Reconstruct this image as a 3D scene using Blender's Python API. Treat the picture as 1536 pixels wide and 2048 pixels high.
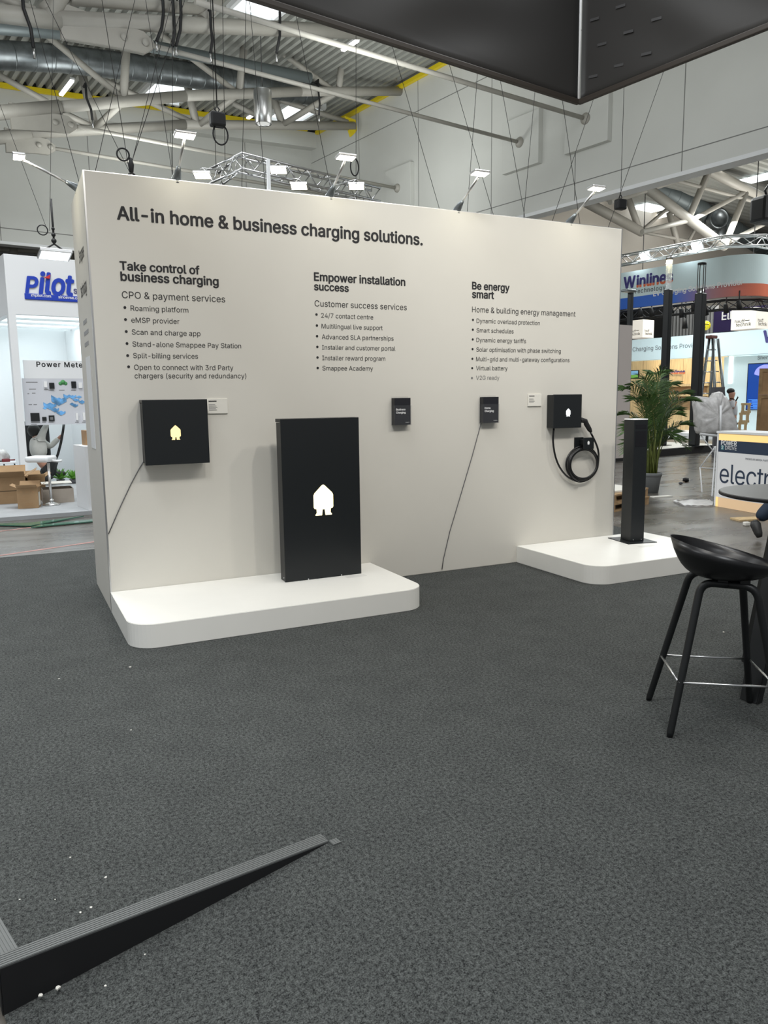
import bpy, bmesh, math, random
from mathutils import Vector, Matrix
from mathutils.geometry import delaunay_2d_cdt
random.seed(7)
C = bpy.context.scene.collection
for o in list(bpy.data.objects):
    bpy.data.objects.remove(o, do_unlink=True)
scene = bpy.context.scene
PI = math.pi

# ------------------------------------------------------------------ camera
F = 1541.76                                   # focal length in pixels of the 1536x2048 frame
CAM = Vector((-0.576, -5.659, 1.484))
YAW, PITCH, ROLL = math.radians(25.8773), math.radians(-8.3285), math.radians(-0.7552)
_f = Vector((math.sin(YAW) * math.cos(PITCH), math.cos(YAW) * math.cos(PITCH), math.sin(PITCH)))
_r0 = Vector((math.cos(YAW), -math.sin(YAW), 0))
_u0 = _r0.cross(_f)
_r = _r0 * math.cos(ROLL) + _u0 * math.sin(ROLL)
_u = -_r0 * math.sin(ROLL) + _u0 * math.cos(ROLL)
cam = bpy.data.cameras.new('camera')
cam.sensor_fit = 'VERTICAL'
cam.sensor_height = 24.0
cam.lens = F * 24.0 / 2048.0
cam.clip_end = 300
camo = bpy.data.objects.new('camera', cam)
C.objects.link(camo)
camo.matrix_world = Matrix(((_r.x, _u.x, -_f.x, CAM.x), (_r.y, _u.y, -_f.y, CAM.y), (_r.z, _u.z, -_f.z, CAM.z), (0, 0, 0, 1)))
scene.camera = camo

# the hall's own axes: turned ten degrees against the booth; K is the inner corner of the two bulkheads
K = Vector((11.95, 26.8, 0))
HX = Vector((math.cos(math.radians(10)), math.sin(math.radians(10)), 0))
HY = Vector((-HX.y, HX.x, 0))
ZV = Vector((0, 0, 1))
HF = -0.14                                    # level of the hall's concrete floor; the booth's carpet is 0


def ray(x, y):
    return _f + _r * ((x - 768) / F) - _u * ((y - 1024) / F)


def PL(x, y, n, c):
    d = ray(x, y)
    return CAM + d * ((c - n.dot(CAM)) / n.dot(d))


def PX(x, y, X): return PL(x, y, Vector((1, 0, 0)), X)
def PY(x, y, Y): return PL(x, y, Vector((0, 1, 0)), Y)
def PZ(x, y, Z): return PL(x, y, ZV, Z)
def HU(x, y, u): return PL(x, y, HX, HX.dot(K) + u)
def HV(x, y, v): return PL(x, y, HY, HY.dot(K) + v)
def HP(u, v, z): return K + HX * u + HY * v + ZV * z
def hloc(p): return (HX.dot(p - K), HY.dot(p - K), p.z)


# ------------------------------------------------------------------ world, lamps, exposure
scene.view_settings.view_transform = 'Standard'
scene.view_settings.look = 'None'
scene.view_settings.gamma = 1.0
scene.view_settings.use_curve_mapping = False
scene.view_settings.exposure = 0.0
w = bpy.data.worlds.new('world')
scene.world = w
w.use_nodes = True
bg = w.node_tree.nodes['Background']
bg.inputs[0].default_value = (0.93, 0.97, 1.0, 1)
bg.inputs[1].default_value = 0.30


def area(name, loc, target, size, power, col=(1, 1, 1), sy=None, spread=180):
    l = bpy.data.lights.new(name, 'AREA')
    l.energy = power
    l.color = col
    l.size = size
    if sy:
        l.shape = 'RECTANGLE'
        l.size_y = sy
    l.spread = math.radians(spread)
    o = bpy.data.objects.new(name, l)
    C.objects.link(o)
    loc = Vector(loc)
    o.location = loc
    o.rotation_euler = (Vector(target) - loc).to_track_quat('-Z', 'Y').to_euler()
    return o


# skylights and high-bay rows of the hall roof, above the frame
for (u, v, e) in ((-20, -27, 470), (-14, -20, 470), (-20, -34, 950), (-9, -27, 430), (-26, -22, 470)):
    p = HP(u, v, 11.0)
    area('hall_skylight_lamp', p, p - ZV, 4.0, e, (0.95, 0.98, 1.0))
# flood lamps inside the hanging canopy, aimed at the display wall
for (x, y, z, e) in ((0.9, -3.5, 4.3, 18), (2.3, -3.3, 4.3, 18), (3.7, -3.1, 4.3, 17), (5.2, -2.9, 4.3, 14)):
    area('canopy_flood_lamp', (x, y, z), (x * 0.92, 0.0, 0.7), 0.16, e, (1.0, 0.95, 0.87), spread=125)
# added fill without fittings, turned upward to brighten roof and bulkheads
for (u, v, e) in ((-8, -16, 170), (-16, -9, 170), (-4, -10, 150), (-10, -6, 150), (-16, -20, 110), (-4, -20, 45)):
    p = HP(u, v, 7.6)
    area('hall_roof_fill', p, p + HY * 0.55 + HX * 0.45 + ZV, 2.5, e, (0.97, 1.0, 0.97))
for (u, v, e) in ((9, -14, 200), (18, -10, 200), (24, -9, 600)):
    p = HP(u, v, 7.2)
    area('next_hall_fill', p, p + HY * 0.8 + HX * 0.5 + ZV, 2.5, e, (1.0, 0.98, 0.92))  # added fill without fittings, brightens the next hall's roof and back wall
p = HP(-15.6, -26.8, 4.95)
area('canopy_fill', p, HP(-12, -27.6, 5.9), 0.5, 75, (1.0, 0.97, 0.92))  # added lamp out of view, brightens the right fabric face
p = HP(-17, -18, 9.6)
area('aisle_fill', p, p - ZV, 2.0, 330, (0.97, 1.0, 1.0))  # added lamp above the frame, lightens the concrete at the left
# the hall beyond each bulkhead
for (u, v, e) in ((8, -12, 1100), (14, -20, 1100), (8, -24, 700), (20, -8, 900)):
    p = HP(u, v, 10.5)
    area('next_hall_lamp', p, p - ZV, 4.0, e, (0.97, 1.0, 0.97))
for (u, v, e) in ((-8, -8, 600), (-14, -10, 600)):
    p = HP(u, v, 8.0)
    area('aisle_fill', p, p - ZV, 3.0, e, (0.97, 1.0, 1.0))

# ------------------------------------------------------------------ materials
def mat(name, col, rough=0.5, metal=0.0, emit=0.0, ecol=None, spec=0.5, noise=0.0, nscale=8.0, bump=0.0, bscale=60.0, alpha=1.0, trans=0.0, stretch=None):
    m = bpy.data.materials.new(name)
    m.use_nodes = True
    nt = m.node_tree
    b = nt.nodes['Principled BSDF']
    b.inputs['Base Color'].default_value = (*col, 1)
    b.inputs['Roughness'].default_value = rough
    b.inputs['Metallic'].default_value = metal
    b.inputs['Specular IOR Level'].default_value = spec
    b.inputs['Alpha'].default_value = alpha
    b.inputs['Transmission Weight'].default_value = trans
    if emit:
        b.inputs['Emission Color'].default_value = (*(ecol or col), 1)
        b.inputs['Emission Strength'].default_value = emit
    if noise or bump:
        tc = nt.nodes.new('ShaderNodeTexCoord')
        mp = nt.nodes.new('ShaderNodeMapping')
        nt.links.new(tc.outputs['Object'], mp.inputs[0])
        if stretch:
            mp.inputs['Scale'].default_value = stretch
    if noise:
        n = nt.nodes.new('ShaderNodeTexNoise')
        n.inputs['Scale'].default_value = nscale
        n.inputs['Detail'].default_value = 5
        nt.links.new(mp.outputs[0], n.inputs['Vector'])
        r = nt.nodes.new('ShaderNodeValToRGB')
        r.color_ramp.elements[0].position = 0.3
        r.color_ramp.elements[1].position = 0.7
        r.color_ramp.elements[0].color = (*[c * (1 - noise) for c in col], 1)
        r.color_ramp.elements[1].color = (*[min(1, c * (1 + noise)) for c in col], 1)
        nt.links.new(n.outputs['Fac'], r.inputs[0])
        nt.links.new(r.outputs[0], b.inputs['Base Color'])
    if bump:
        n2 = nt.nodes.new('ShaderNodeTexNoise')
        n2.inputs['Scale'].default_value = bscale
        nt.links.new(mp.outputs[0], n2.inputs['Vector'])
        bp = nt.nodes.new('ShaderNodeBump')
        bp.inputs['Strength'].default_value = bump
        bp.inputs['Distance'].default_value = 0.01
        nt.links.new(n2.outputs['Fac'], bp.inputs['Height'])
        nt.links.new(bp.outputs[0], b.inputs['Normal'])
    return m


def srgb(r, g, b):
    return tuple(((c / 255) / 12.92 if c / 255 <= 0.04045 else ((c / 255 + 0.055) / 1.055) ** 2.4) for c in (r, g, b))


M = {}
M['panel'] = mat('white_wall_panel', (0.625, 0.605, 0.55), 0.55, noise=0.015, nscale=2)
M['plinth'] = mat('white_plinth_paint', (0.80, 0.79, 0.745), 0.42, noise=0.02, nscale=3)
M['white'] = mat('white_paint', (0.75, 0.76, 0.77), 0.5)
M['hallwall'] = mat('hall_wall_panel', (0.60, 0.605, 0.575), 0.6, noise=0.03, nscale=0.6)
M['black'] = mat('black_powder_coat', (0.0075, 0.0095, 0.011), 0.42, spec=0.45)
M['blackmatt'] = mat('matt_black', (0.006, 0.006, 0.007), 0.7)
M['ink'] = mat('black_print', (0.012, 0.012, 0.014), 0.7)
M['greyink'] = mat('grey_print', (0.16, 0.16, 0.16), 0.7)
M['paleink'] = mat('pale_grey_print', (0.35, 0.35, 0.36), 0.7)
M['logo'] = mat('lit_logo', (1, 0.9, 0.6), 0.5, emit=2.1, ecol=(1.0, 0.82, 0.38))
M['logo2'] = mat('dim_lit_logo', (1, 0.8, 0.4), 0.5, emit=1.0, ecol=(1.0, 0.72, 0.27))
M['logo3'] = mat('white_lit_logo', (1, 1, 1), 0.5, emit=5.0, ecol=(0.92, 1.0, 0.97))
M['lamp'] = mat('flood_lens', (1, 1, 1), 0.4, emit=9.0, ecol=(1.0, 0.96, 0.80))
M['lampwarm'] = mat('warm_flood_lens', (1, 1, 1), 0.4, emit=9.0, ecol=(1.0, 0.90, 0.66))
M['lampcool'] = mat('cool_flood_lens', (1, 1, 1), 0.4, emit=3.0, ecol=(0.86, 0.95, 1.0))
M['tube'] = mat('tube_light', (1, 1, 1), 0.4, emit=3.5, ecol=(1.0, 0.97, 0.9))
M['skylight'] = mat('skylight_pane', (1, 1, 1), 0.4, emit=1.25, ecol=(0.88, 0.97, 1.0))
M['alu'] = mat('aluminium', (0.62, 0.62, 0.62), 0.32, metal=1.0)
M['chrome'] = mat('chrome', (0.8, 0.8, 0.8), 0.28, metal=1.0)
M['galv'] = mat('galvanised_steel', (0.20, 0.22, 0.23), 0.38, metal=0.85, noise=0.3, nscale=3)
M['duct2'] = mat('dark_duct', (0.14, 0.165, 0.17), 0.5, metal=0.4)
M['steel'] = mat('cream_painted_steel', (0.36, 0.345, 0.31), 0.5, noise=0.03, nscale=4)
M['roofing'] = mat('roof_sheet', (0.34, 0.345, 0.32), 0.5)
M['yellow'] = mat('yellow_trim', (0.75, 0.58, 0.01), 0.5)
M['wire'] = mat('dark_wire', (0.05, 0.05, 0.05), 0.5)
M['strap'] = mat('black_strap', (0.012, 0.012, 0.013), 0.6)
M['fabric'] = mat('black_canopy_fabric', (0.032, 0.031, 0.030), 0.48, bump=0.08, bscale=4.0, spec=0.35)
M['hem'] = mat('canopy_hem', (0.03, 0.024, 0.019), 0.55)
M['stripe'] = mat('painted_glare', (0.06, 0.06, 0.062), 0.35)  # paler tone standing for glare on the canopy cloth
M['seatplastic'] = mat('black_seat_plastic', (0.008, 0.008, 0.009), 0.32, spec=0.5)
M['blackwood'] = mat('black_stained_wood', (0.007, 0.008, 0.0085), 0.45)
M['tabletop'] = mat('dark_laminate', (0.055, 0.055, 0.055), 0.38)
M['acrylic'] = mat('clear_acrylic', (0.25, 0.26, 0.27), 0.05, alpha=0.05, spec=0.5)
M['glass'] = mat('clear_glass_tube', (0.85, 0.9, 0.92), 0.05, alpha=0.22, spec=0.8)
M['brochure'] = mat('black_brochure', (0.012, 0.012, 0.016), 0.35)
M['whiteink'] = mat('white_print', (0.8, 0.8, 0.8), 0.6)
M['rubber'] = mat('black_rubber', (0.007, 0.007, 0.008), 0.35)
M['trim'] = mat('anodised_edge_profile', (0.115, 0.12, 0.117), 0.5, metal=0.1)
M['cardboard'] = mat('cardboard', (0.36, 0.23, 0.12), 0.8, noise=0.1, nscale=6)
M['cardboard2'] = mat('greyish_cardboard', (0.36, 0.31, 0.26), 0.8, noise=0.08, nscale=6)
M['darkinside'] = mat('box_inside', (0.10, 0.065, 0.035), 0.9)
M['boothfloor'] = mat('grey_booth_carpet', (0.36, 0.37, 0.38), 0.8, noise=0.08, nscale=5)
M['lumceil'] = mat('luminous_ceiling', (1, 1, 1), 0.5, emit=1.15, ecol=(0.80, 0.97, 1.0))
M['blue'] = mat('blue_lettering', (0.01, 0.045, 0.42), 0.4)
M['red'] = mat('red_lettering', (0.6, 0.03, 0.03), 0.4)
M['poster'] = mat('poster_board', (0.58, 0.59, 0.63), 0.45)
M['skyblue'] = mat('pale_blue_print', (0.12, 0.33, 0.62), 0.6, noise=0.5, nscale=9)
M['green'] = mat('green_print', (0.08, 0.3, 0.1), 0.6)
M['glassedge'] = mat('green_glass', (0.05, 0.16, 0.11), 0.1, spec=0.6)
M['skin'] = mat('skin', (0.42, 0.22, 0.15), 0.55)
M['hair'] = mat('dark_hair', (0.008, 0.007, 0.006), 0.6)
M['jacket'] = mat('pale_grey_jacket', (0.45, 0.45, 0.42), 0.8, noise=0.06, nscale=9)
M['trousers'] = mat('dark_trousers', (0.012, 0.013, 0.014), 0.8)
M['jeans'] = mat('navy_jeans', (0.008, 0.02, 0.04), 0.8, noise=0.2, nscale=9)
M['shirt'] = mat('light_shirt', (0.5, 0.52, 0.55), 0.8)
M['shoe'] = mat('dark_shoe', (0.018, 0.018, 0.018), 0.55)
M['leaf'] = mat('palm_leaf', (0.06, 0.12, 0.03), 0.5, noise=0.4, nscale=5)
M['stem'] = mat('palm_stem', (0.13, 0.16, 0.035), 0.5, noise=0.3, nscale=9)
M['pot'] = mat('grey_plastic_pot', (0.20, 0.21, 0.215), 0.55)
M['soil'] = mat('soil', (0.03, 0.022, 0.015), 0.95)
M['succulent'] = mat('succulent_leaf', (0.12, 0.32, 0.04), 0.5)
M['wood'] = mat('pale_wood', (0.58, 0.42, 0.22), 0.55, noise=0.18, nscale=4, stretch=(6, 6, 0.5))
M['pallet'] = mat('pallet_wood', (0.34, 0.22, 0.11), 0.8, noise=0.35, nscale=6)
M['crate'] = mat('crate_wood', (0.36, 0.22, 0.11), 0.75, noise=0.15, nscale=4)
M['navy'] = mat('navy_print', (0.018, 0.035, 0.07), 0.5)
M['indigo'] = mat('indigo_lettering', (0.03, 0.025, 0.16), 0.5)
M['purple'] = mat('purple_banner', (0.022, 0.012, 0.07), 0.6)
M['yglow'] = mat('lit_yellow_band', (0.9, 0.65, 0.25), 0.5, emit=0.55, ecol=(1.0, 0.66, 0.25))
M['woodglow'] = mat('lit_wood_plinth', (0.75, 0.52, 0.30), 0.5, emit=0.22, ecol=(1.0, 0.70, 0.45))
M['balloon'] = mat('yellow_balloon', (0.75, 0.60, 0.01), 0.25)
M['cubelight'] = mat('lit_cube_fabric', (0.85, 0.80, 0.72), 0.6, emit=0.35, ecol=(1.0, 0.92, 0.82))
M['plastic'] = mat('crumpled_white_film', (0.55, 0.54, 0.53), 0.35, noise=0.2, nscale=9, bump=1.0, bscale=14)
M['brochuregap'] = M['blackmatt']
M['teal'] = mat('teal_print', (0.05, 0.22, 0.25), 0.5)
M['paper'] = mat('white_paper', (0.7, 0.68, 0.62), 0.7)
M['signwhite'] = mat('pale_sign_fabric', (0.60, 0.72, 0.74), 0.6)
M['fascia'] = mat('pale_fascia', (0.62, 0.74, 0.76), 0.5)
M['greybox'] = mat('grey_plastic', (0.10, 0.10, 0.11), 0.6)
M['curtain'] = mat('grey_curtain', (0.22, 0.22, 0.22), 0.8)
M['dark'] = mat('dark_void', (0.012, 0.012, 0.013), 0.9)


def carpet_mat():
    m = bpy.data.materials.new('anthracite_carpet')
    m.use_nodes = True
    nt = m.node_tree
    b = nt.nodes['Principled BSDF']
    b.inputs['Roughness'].default_value = 0.95
    b.inputs['Specular IOR Level'].default_value = 0.15
    tc = nt.nodes.new('ShaderNodeTexCoord')

    def noise(scale, det, rough=0.6):
        n = nt.nodes.new('ShaderNodeTexNoise')
        n.noise_dimensions = '2D'
        n.inputs['Scale'].default_value = scale
        n.inputs['Detail'].default_value = det
        n.inputs['Roughness'].default_value = rough
        nt.links.new(tc.outputs['Object'], n.inputs['Vector'])
        return n
    fine = noise(210, 4, 0.75)
    big = noise(5.0, 6, 0.7)
    mid_ = noise(75, 3, 0.7)
    av = nt.nodes.new('ShaderNodeMix')
    av.inputs[0].default_value = 0.4
    nt.links.new(fine.outputs['Fac'], av.inputs[2])
    nt.links.new(mid_.outputs['Fac'], av.inputs[3])
    r1 = nt.nodes.new('ShaderNodeValToRGB')
    r1.color_ramp.elements[0].position = 0.38
    r1.color_ramp.elements[0].color = (0.012, 0.0128, 0.0130, 1)
    r1.color_ramp.elements[1].position = 0.66
    r1.color_ramp.elements[1].color = (0.128, 0.136, 0.131, 1)
    nt.links.new(av.outputs[0], r1.inputs[0])
    r2 = nt.nodes.new('ShaderNodeValToRGB')
    r2.color_ramp.elements[0].position = 0.3
    r2.color_ramp.elements[0].color = (0.87, 0.87, 0.87, 1)
    r2.color_ramp.elements[1].position = 0.7
    r2.color_ramp.elements[1].color = (1.08, 1.08, 1.07, 1)
    nt.links.new(big.outputs['Fac'], r2.inputs[0])
    mx = nt.nodes.new('ShaderNodeMix')
    mx.data_type = 'RGBA'
    mx.blend_type = 'MULTIPLY'
    mx.inputs[0].default_value = 1.0
    nt.links.new(r1.outputs[0], mx.inputs[6])
    nt.links.new(r2.outputs[0], mx.inputs[7])
    nt.links.new(mx.outputs[2], b.inputs['Base Color'])
    bp = nt.nodes.new('ShaderNodeBump')
    bp.inputs['Strength'].default_value = 0.5
    bp.inputs['Distance'].default_value = 0.004
    nt.links.new(fine.outputs['Fac'], bp.inputs['Height'])
    nt.links.new(bp.outputs[0], b.inputs['Normal'])
    return m


def concrete_mat():
    m = bpy.data.materials.new('polished_hall_concrete')
    m.use_nodes = True
    nt = m.node_tree
    b = nt.nodes['Principled BSDF']
    tc = nt.nodes.new('ShaderNodeTexCoord')
    mp = nt.nodes.new('ShaderNodeMapping')
    mp.inputs['Scale'].default_value = (0.5, 1.6, 1)
    mp.inputs['Rotation'].default_value = (0, 0, 0.5)
    nt.links.new(tc.outputs['Object'], mp.inputs[0])
    n = nt.nodes.new('ShaderNodeTexNoise')
    n.inputs['Scale'].default_value = 2.2
    n.inputs['Detail'].default_value = 8
    nt.links.new(mp.outputs[0], n.inputs['Vector'])
    r = nt.nodes.new('ShaderNodeValToRGB')
    r.color_ramp.elements[0].position = 0.3
    r.color_ramp.elements[0].color = (0.060, 0.054, 0.046, 1)
    r.color_ramp.elements[1].position = 0.75
    r.color_ramp.elements[1].color = (0.135, 0.125, 0.108, 1)
    nt.links.new(n.outputs['Fac'], r.inputs[0])
    nt.links.new(r.outputs[0], b.inputs['Base Color'])
    r2 = nt.nodes.new('ShaderNodeMapRange')
    r2.inputs[3].default_value = 0.16
    r2.inputs[4].default_value = 0.42
    nt.links.new(n.outputs['Fac'], r2.inputs[0])
    nt.links.new(r2.outputs[0], b.inputs['Roughness'])
    bp = nt.nodes.new('ShaderNodeBump')
    bp.inputs['Strength'].default_value = 0.12
    bp.inputs['Distance'].default_value = 0.02
    nt.links.new(n.outputs['Fac'], bp.inputs['Height'])
    nt.links.new(bp.outputs[0], b.inputs['Normal'])
    return m


def grad_mat(name, axis, stops, scale, off, emit=0.0):
    """a printed colour run along one object axis"""
    m = bpy.data.materials.new(name)
    m.use_nodes = True
    nt = m.node_tree
    b = nt.nodes['Principled BSDF']
    b.inputs['Roughness'].default_value = 0.6
    tc = nt.nodes.new('ShaderNodeTexCoord')
    dt = nt.nodes.new('ShaderNodeVectorMath')
    dt.operation = 'DOT_PRODUCT'
    dt.inputs[1].default_value = axis
    nt.links.new(tc.outputs['Object'], dt.inputs[0])
    mr = nt.nodes.new('ShaderNodeMapRange')
    mr.inputs[1].default_value = off
    mr.inputs[2].default_value = off + scale
    nt.links.new(dt.outputs['Value'], mr.inputs[0])
    r = nt.nodes.new('ShaderNodeValToRGB')
    els = r.color_ramp.elements
    while len(els) < len(stops):
        els.new(0.5)
    for e, (p, c) in zip(els, stops):
        e.position = p
        e.color = (*c, 1)
    nt.links.new(mr.outputs[0], r.inputs[0])
    nt.links.new(r.outputs[0], b.inputs['Base Color'])
    if emit:
        nt.links.new(r.outputs[0], b.inputs['Emission Color'])
        b.inputs['Emission Strength'].default_value = emit
    return m


M['carpet'] = carpet_mat()
M['concrete'] = concrete_mat()

# ------------------------------------------------------------------ object helpers
WO = {}


def tag(o, label=None, cat=None, group=None, kind=None):
    if label: o['label'] = label
    if cat: o['category'] = cat
    if group: o['group'] = group
    if kind: o['kind'] = kind
    return o


def thing(name, label, cat, loc, group=None):
    o = bpy.data.objects.new(name, None)
    o.empty_display_size = 0.1
    C.objects.link(o)
    o.location = loc
    WO[o] = Vector(loc)
    return tag(o, label, cat, group)


def frame_of(d, up=ZV):
    """orthonormal axes with the third along d"""
    d = d.normalized()
    a = up.cross(d)
    if a.length < 1e-5:
        a = Vector((1, 0, 0)).cross(d)
    a.normalize()
    return a, d.cross(a), d


class MB:
    def __init__(s):
        s.bm = bmesh.new()

    def face(s, pts):
        try:
            return s.bm.faces.new([s.bm.verts.new(p) for p in pts])
        except ValueError:
            return None

    def obox(s, o, a, b, c, bevel=0.0, seg=2):
        """box from corner o spanned by three edge vectors"""
        o, a, b, c = map(Vector, (o, a, b, c))
        v = [s.bm.verts.new(o + a * i + b * j + c * k) for i in (0, 1) for j in (0, 1) for k in (0, 1)]
        fs = []
        for q in ((0, 1, 3, 2), (4, 6, 7, 5), (0, 4, 5, 1), (2, 3, 7, 6), (0, 2, 6, 4), (1, 5, 7, 3)):
            fs.append(s.bm.faces.new([v[i] for i in q]))
        bmesh.ops.recalc_face_normals(s.bm, faces=fs)
        if bevel:
            es = list({e for f in fs for e in f.edges})
            bmesh.ops.bevel(s.bm, geom=es, offset=bevel, segments=seg, affect='EDGES', profile=0.5)
        return s

    def box(s, x0, x1, y0, y1, z0, z1, bevel=0.0, seg=2):
        return s.obox((x0, y0, z0), (x1 - x0, 0, 0), (0, y1 - y0, 0), (0, 0, z1 - z0), bevel, seg)

    def hbox(s, u0, u1, v0, v1, z0, z1, bevel=0.0):
        return s.obox(HP(u0, v0, z0), HX * (u1 - u0), HY * (v1 - v0), ZV * (z1 - z0), bevel)

    def prism(s, pts, d, bevel=0.0):
        """a closed outline pushed along d"""
        pts = [Vector(p) for p in pts]
        d = Vector(d)
        a = [s.bm.verts.new(p) for p in pts]
        b = [s.bm.verts.new(p + d) for p in pts]
        fs = [s.bm.faces.new(a), s.bm.faces.new(list(reversed(b)))]
        n = len(pts)
        for i in range(n):
            fs.append(s.bm.faces.new([a[i], b[i], b[(i + 1) % n], a[(i + 1) % n]]))
        bmesh.ops.recalc_face_normals(s.bm, faces=fs)
        if bevel:
            es = list(fs[0].edges) + list(fs[1].edges)
            bmesh.ops.bevel(s.bm, geom=es, offset=bevel, segments=2, affect='EDGES')
        return s

    def tube(s, pts, r, seg=8, closed=False, cap=True, radii=None):
        pts = [Vector(p) for p in pts]
        n = len(pts)
        rings = []
        prev = None
        for i, p in enumerate(pts):
            if closed:
                t = pts[(i + 1) % n] - pts[i - 1]
            else:
                t = pts[min(i + 1, n - 1)] - pts[max(i - 1, 0)]
            t.normalize()
            if prev is None:
                a, b, _ = frame_of(t)
            else:
                a = prev - t * prev.dot(t)
                if a.length < 1e-6:
                    a = frame_of(t)[0]
                a.normalize()
                b = t.cross(a)
            prev = a
            rr = radii[i] if radii else r
            rings.append([s.bm.verts.new(p + a * (rr * math.cos(2 * PI * k / seg)) + b * (rr * math.sin(2 * PI * k / seg))) for k in range(seg)])
        fs = []
        for i in range(n if closed else n - 1):
            A, B = rings[i], rings[(i + 1) % n]
            for k in range(seg):
                fs.append(s.bm.faces.new([A[k], A[(k + 1) % seg], B[(k + 1) % seg], B[k]]))
        for f in fs:
            f.smooth = True
        if cap and not closed:
            fs.append(s.bm.faces.new(list(reversed(rings[0]))))
            fs.append(s.bm.faces.new(rings[-1]))
        return s

    def cyl(s, a, b, r, r2=None, seg=12):
        return s.tube([a, b], r, seg, radii=[r, r if r2 is None else r2])

    def lathe(s, prof, c, axis=ZV, seg=24, smooth=True):
        c = Vector(c)
        a, b, d = frame_of(Vector(axis), ZV if abs(Vector(axis).normalized().z) < 0.9 else Vector((1, 0, 0)))
        rings = []
        for (r, h) in prof:
            rings.append([s.bm.verts.new(c + d * h + a * (r * math.cos(2 * PI * k / seg)) + b * (r * math.sin(2 * PI * k / seg))) for k in range(seg)] if r > 1e-6 else [s.bm.verts.new(c + d * h)])
        fs = []
        for A, B in zip(rings, rings[1:]):
            for k in range(seg):
                q = []
                for R, i in ((A, k), (A, k + 1), (B, k + 1), (B, k)):
                    v = R[i % len(R)]
                    if v not in q:
                        q.append(v)
                if len(q) > 2:
                    f = s.bm.faces.new(q)
                    f.smooth = smooth
                    fs.append(f)
        bmesh.ops.recalc_face_normals(s.bm, faces=fs)
        return s

    def ball(s, c, rx, ry=None, rz=None, seg=16):
        ry, rz = ry or rx, rz or rx
        r = bmesh.ops.create_uvsphere(s.bm, u_segments=seg, v_segments=max(6, seg // 2), radius=1.0)
        for v in r['verts']:
            v.co = Vector((v.co.x * rx, v.co.y * ry, v.co.z * rz)) + Vector(c)
            for f in v.link_faces:
                f.smooth = True
        return s

    def build(s, name, m, parent=None, kind=None):
        me = bpy.data.meshes.new(name)
        if parent is not None:
            org = WO[parent]
        else:
            cs = [v.co for v in s.bm.verts]
            org = Vector(((min(c.x for c in cs) + max(c.x for c in cs)) / 2, (min(c.y for c in cs) + max(c.y for c in cs)) / 2, min(c.z for c in cs)))
        for v in s.bm.verts:
            v.co = v.co - org
        s.bm.to_mesh(me)
        s.bm.free()
        for mm in (m if isinstance(m, (list, tuple)) else [m]):
            me.materials.append(mm)
        o = bpy.data.objects.new(name, me)
        C.objects.link(o)
        if parent is not None:
            o.parent = parent
            WO[o] = WO[parent]
        else:
            o.location = org
            WO[o] = org
        if kind:
            o['kind'] = kind
        return o


try:
    FONT = bpy.data.fonts.load(bpy.utils.resource_path('LOCAL') + '/datafiles/fonts/Inter.woff2')   # the typeface Blender ships with
except Exception:
    FONT = None


GLYPHS = {}


def contours_of(curve):
    """outlines of a text curve as lists of 2D points"""
    res = []
    for sp in curve.splines:
        pts = []
        if sp.type == 'BEZIER':
            bz = sp.bezier_points
            n = len(bz)
            for i in range(n):
                p0, h0, h1, p1 = bz[i].co, bz[i].handle_right, bz[(i + 1) % n].handle_left, bz[(i + 1) % n].co
                chord = (p1 - p0).length
                straight = abs((h0 - p0).length + (h1 - h0).length + (p1 - h1).length - chord) < 1e-4 * max(chord, 1e-6) + 1e-6
                k = 1 if straight else 4
                for q in range(k):
                    t = q / k
                    c = p0 * (1 - t) ** 3 + h0 * 3 * t * (1 - t) ** 2 + h1 * 3 * t * t * (1 - t) + p1 * t ** 3
                    pts.append((c.x, c.y))
        else:
            pts = [(p.co.x, p.co.y) for p in sp.points]
        cl = []
        for p in pts:
            if not cl or abs(p[0] - cl[-1][0]) + abs(p[1] - cl[-1][1]) > 1e-6:
                cl.append(p)
        if len(cl) > 2:
            res.append(cl)
    return res


def fill_nonzero(conts):
    """triangles of a glyph whose outlines may overlap: kept where the winding number is not zero"""
    vs, es = [], []
    for c in conts:
        o = len(vs)
        vs += [Vector(p) for p in c]
        es += [(o + i, o + (i + 1) % len(c)) for i in range(len(c))]
    rv, _e, rf = delaunay_2d_cdt(vs, es, [], 0, 1e-7)[:3]
    keep = []
    for f in rf:
        cx = sum(rv[i].x for i in f) / len(f)
        cy = sum(rv[i].y for i in f) / len(f)
        wn = 0
        for c in conts:
            for i in range(len(c)):
                (x0, y0), (x1, y1) = c[i - 1], c[i]
                if (y0 <= cy) != (y1 <= cy):
                    xx = x0 + (cy - y0) / (y1 - y0) * (x1 - x0)
                    if xx > cx:
                        wn += 1 if y1 > y0 else -1
        if wn:
            keep.append(tuple(f))
    return [(v.x, v.y) for v in rv], keep


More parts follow.
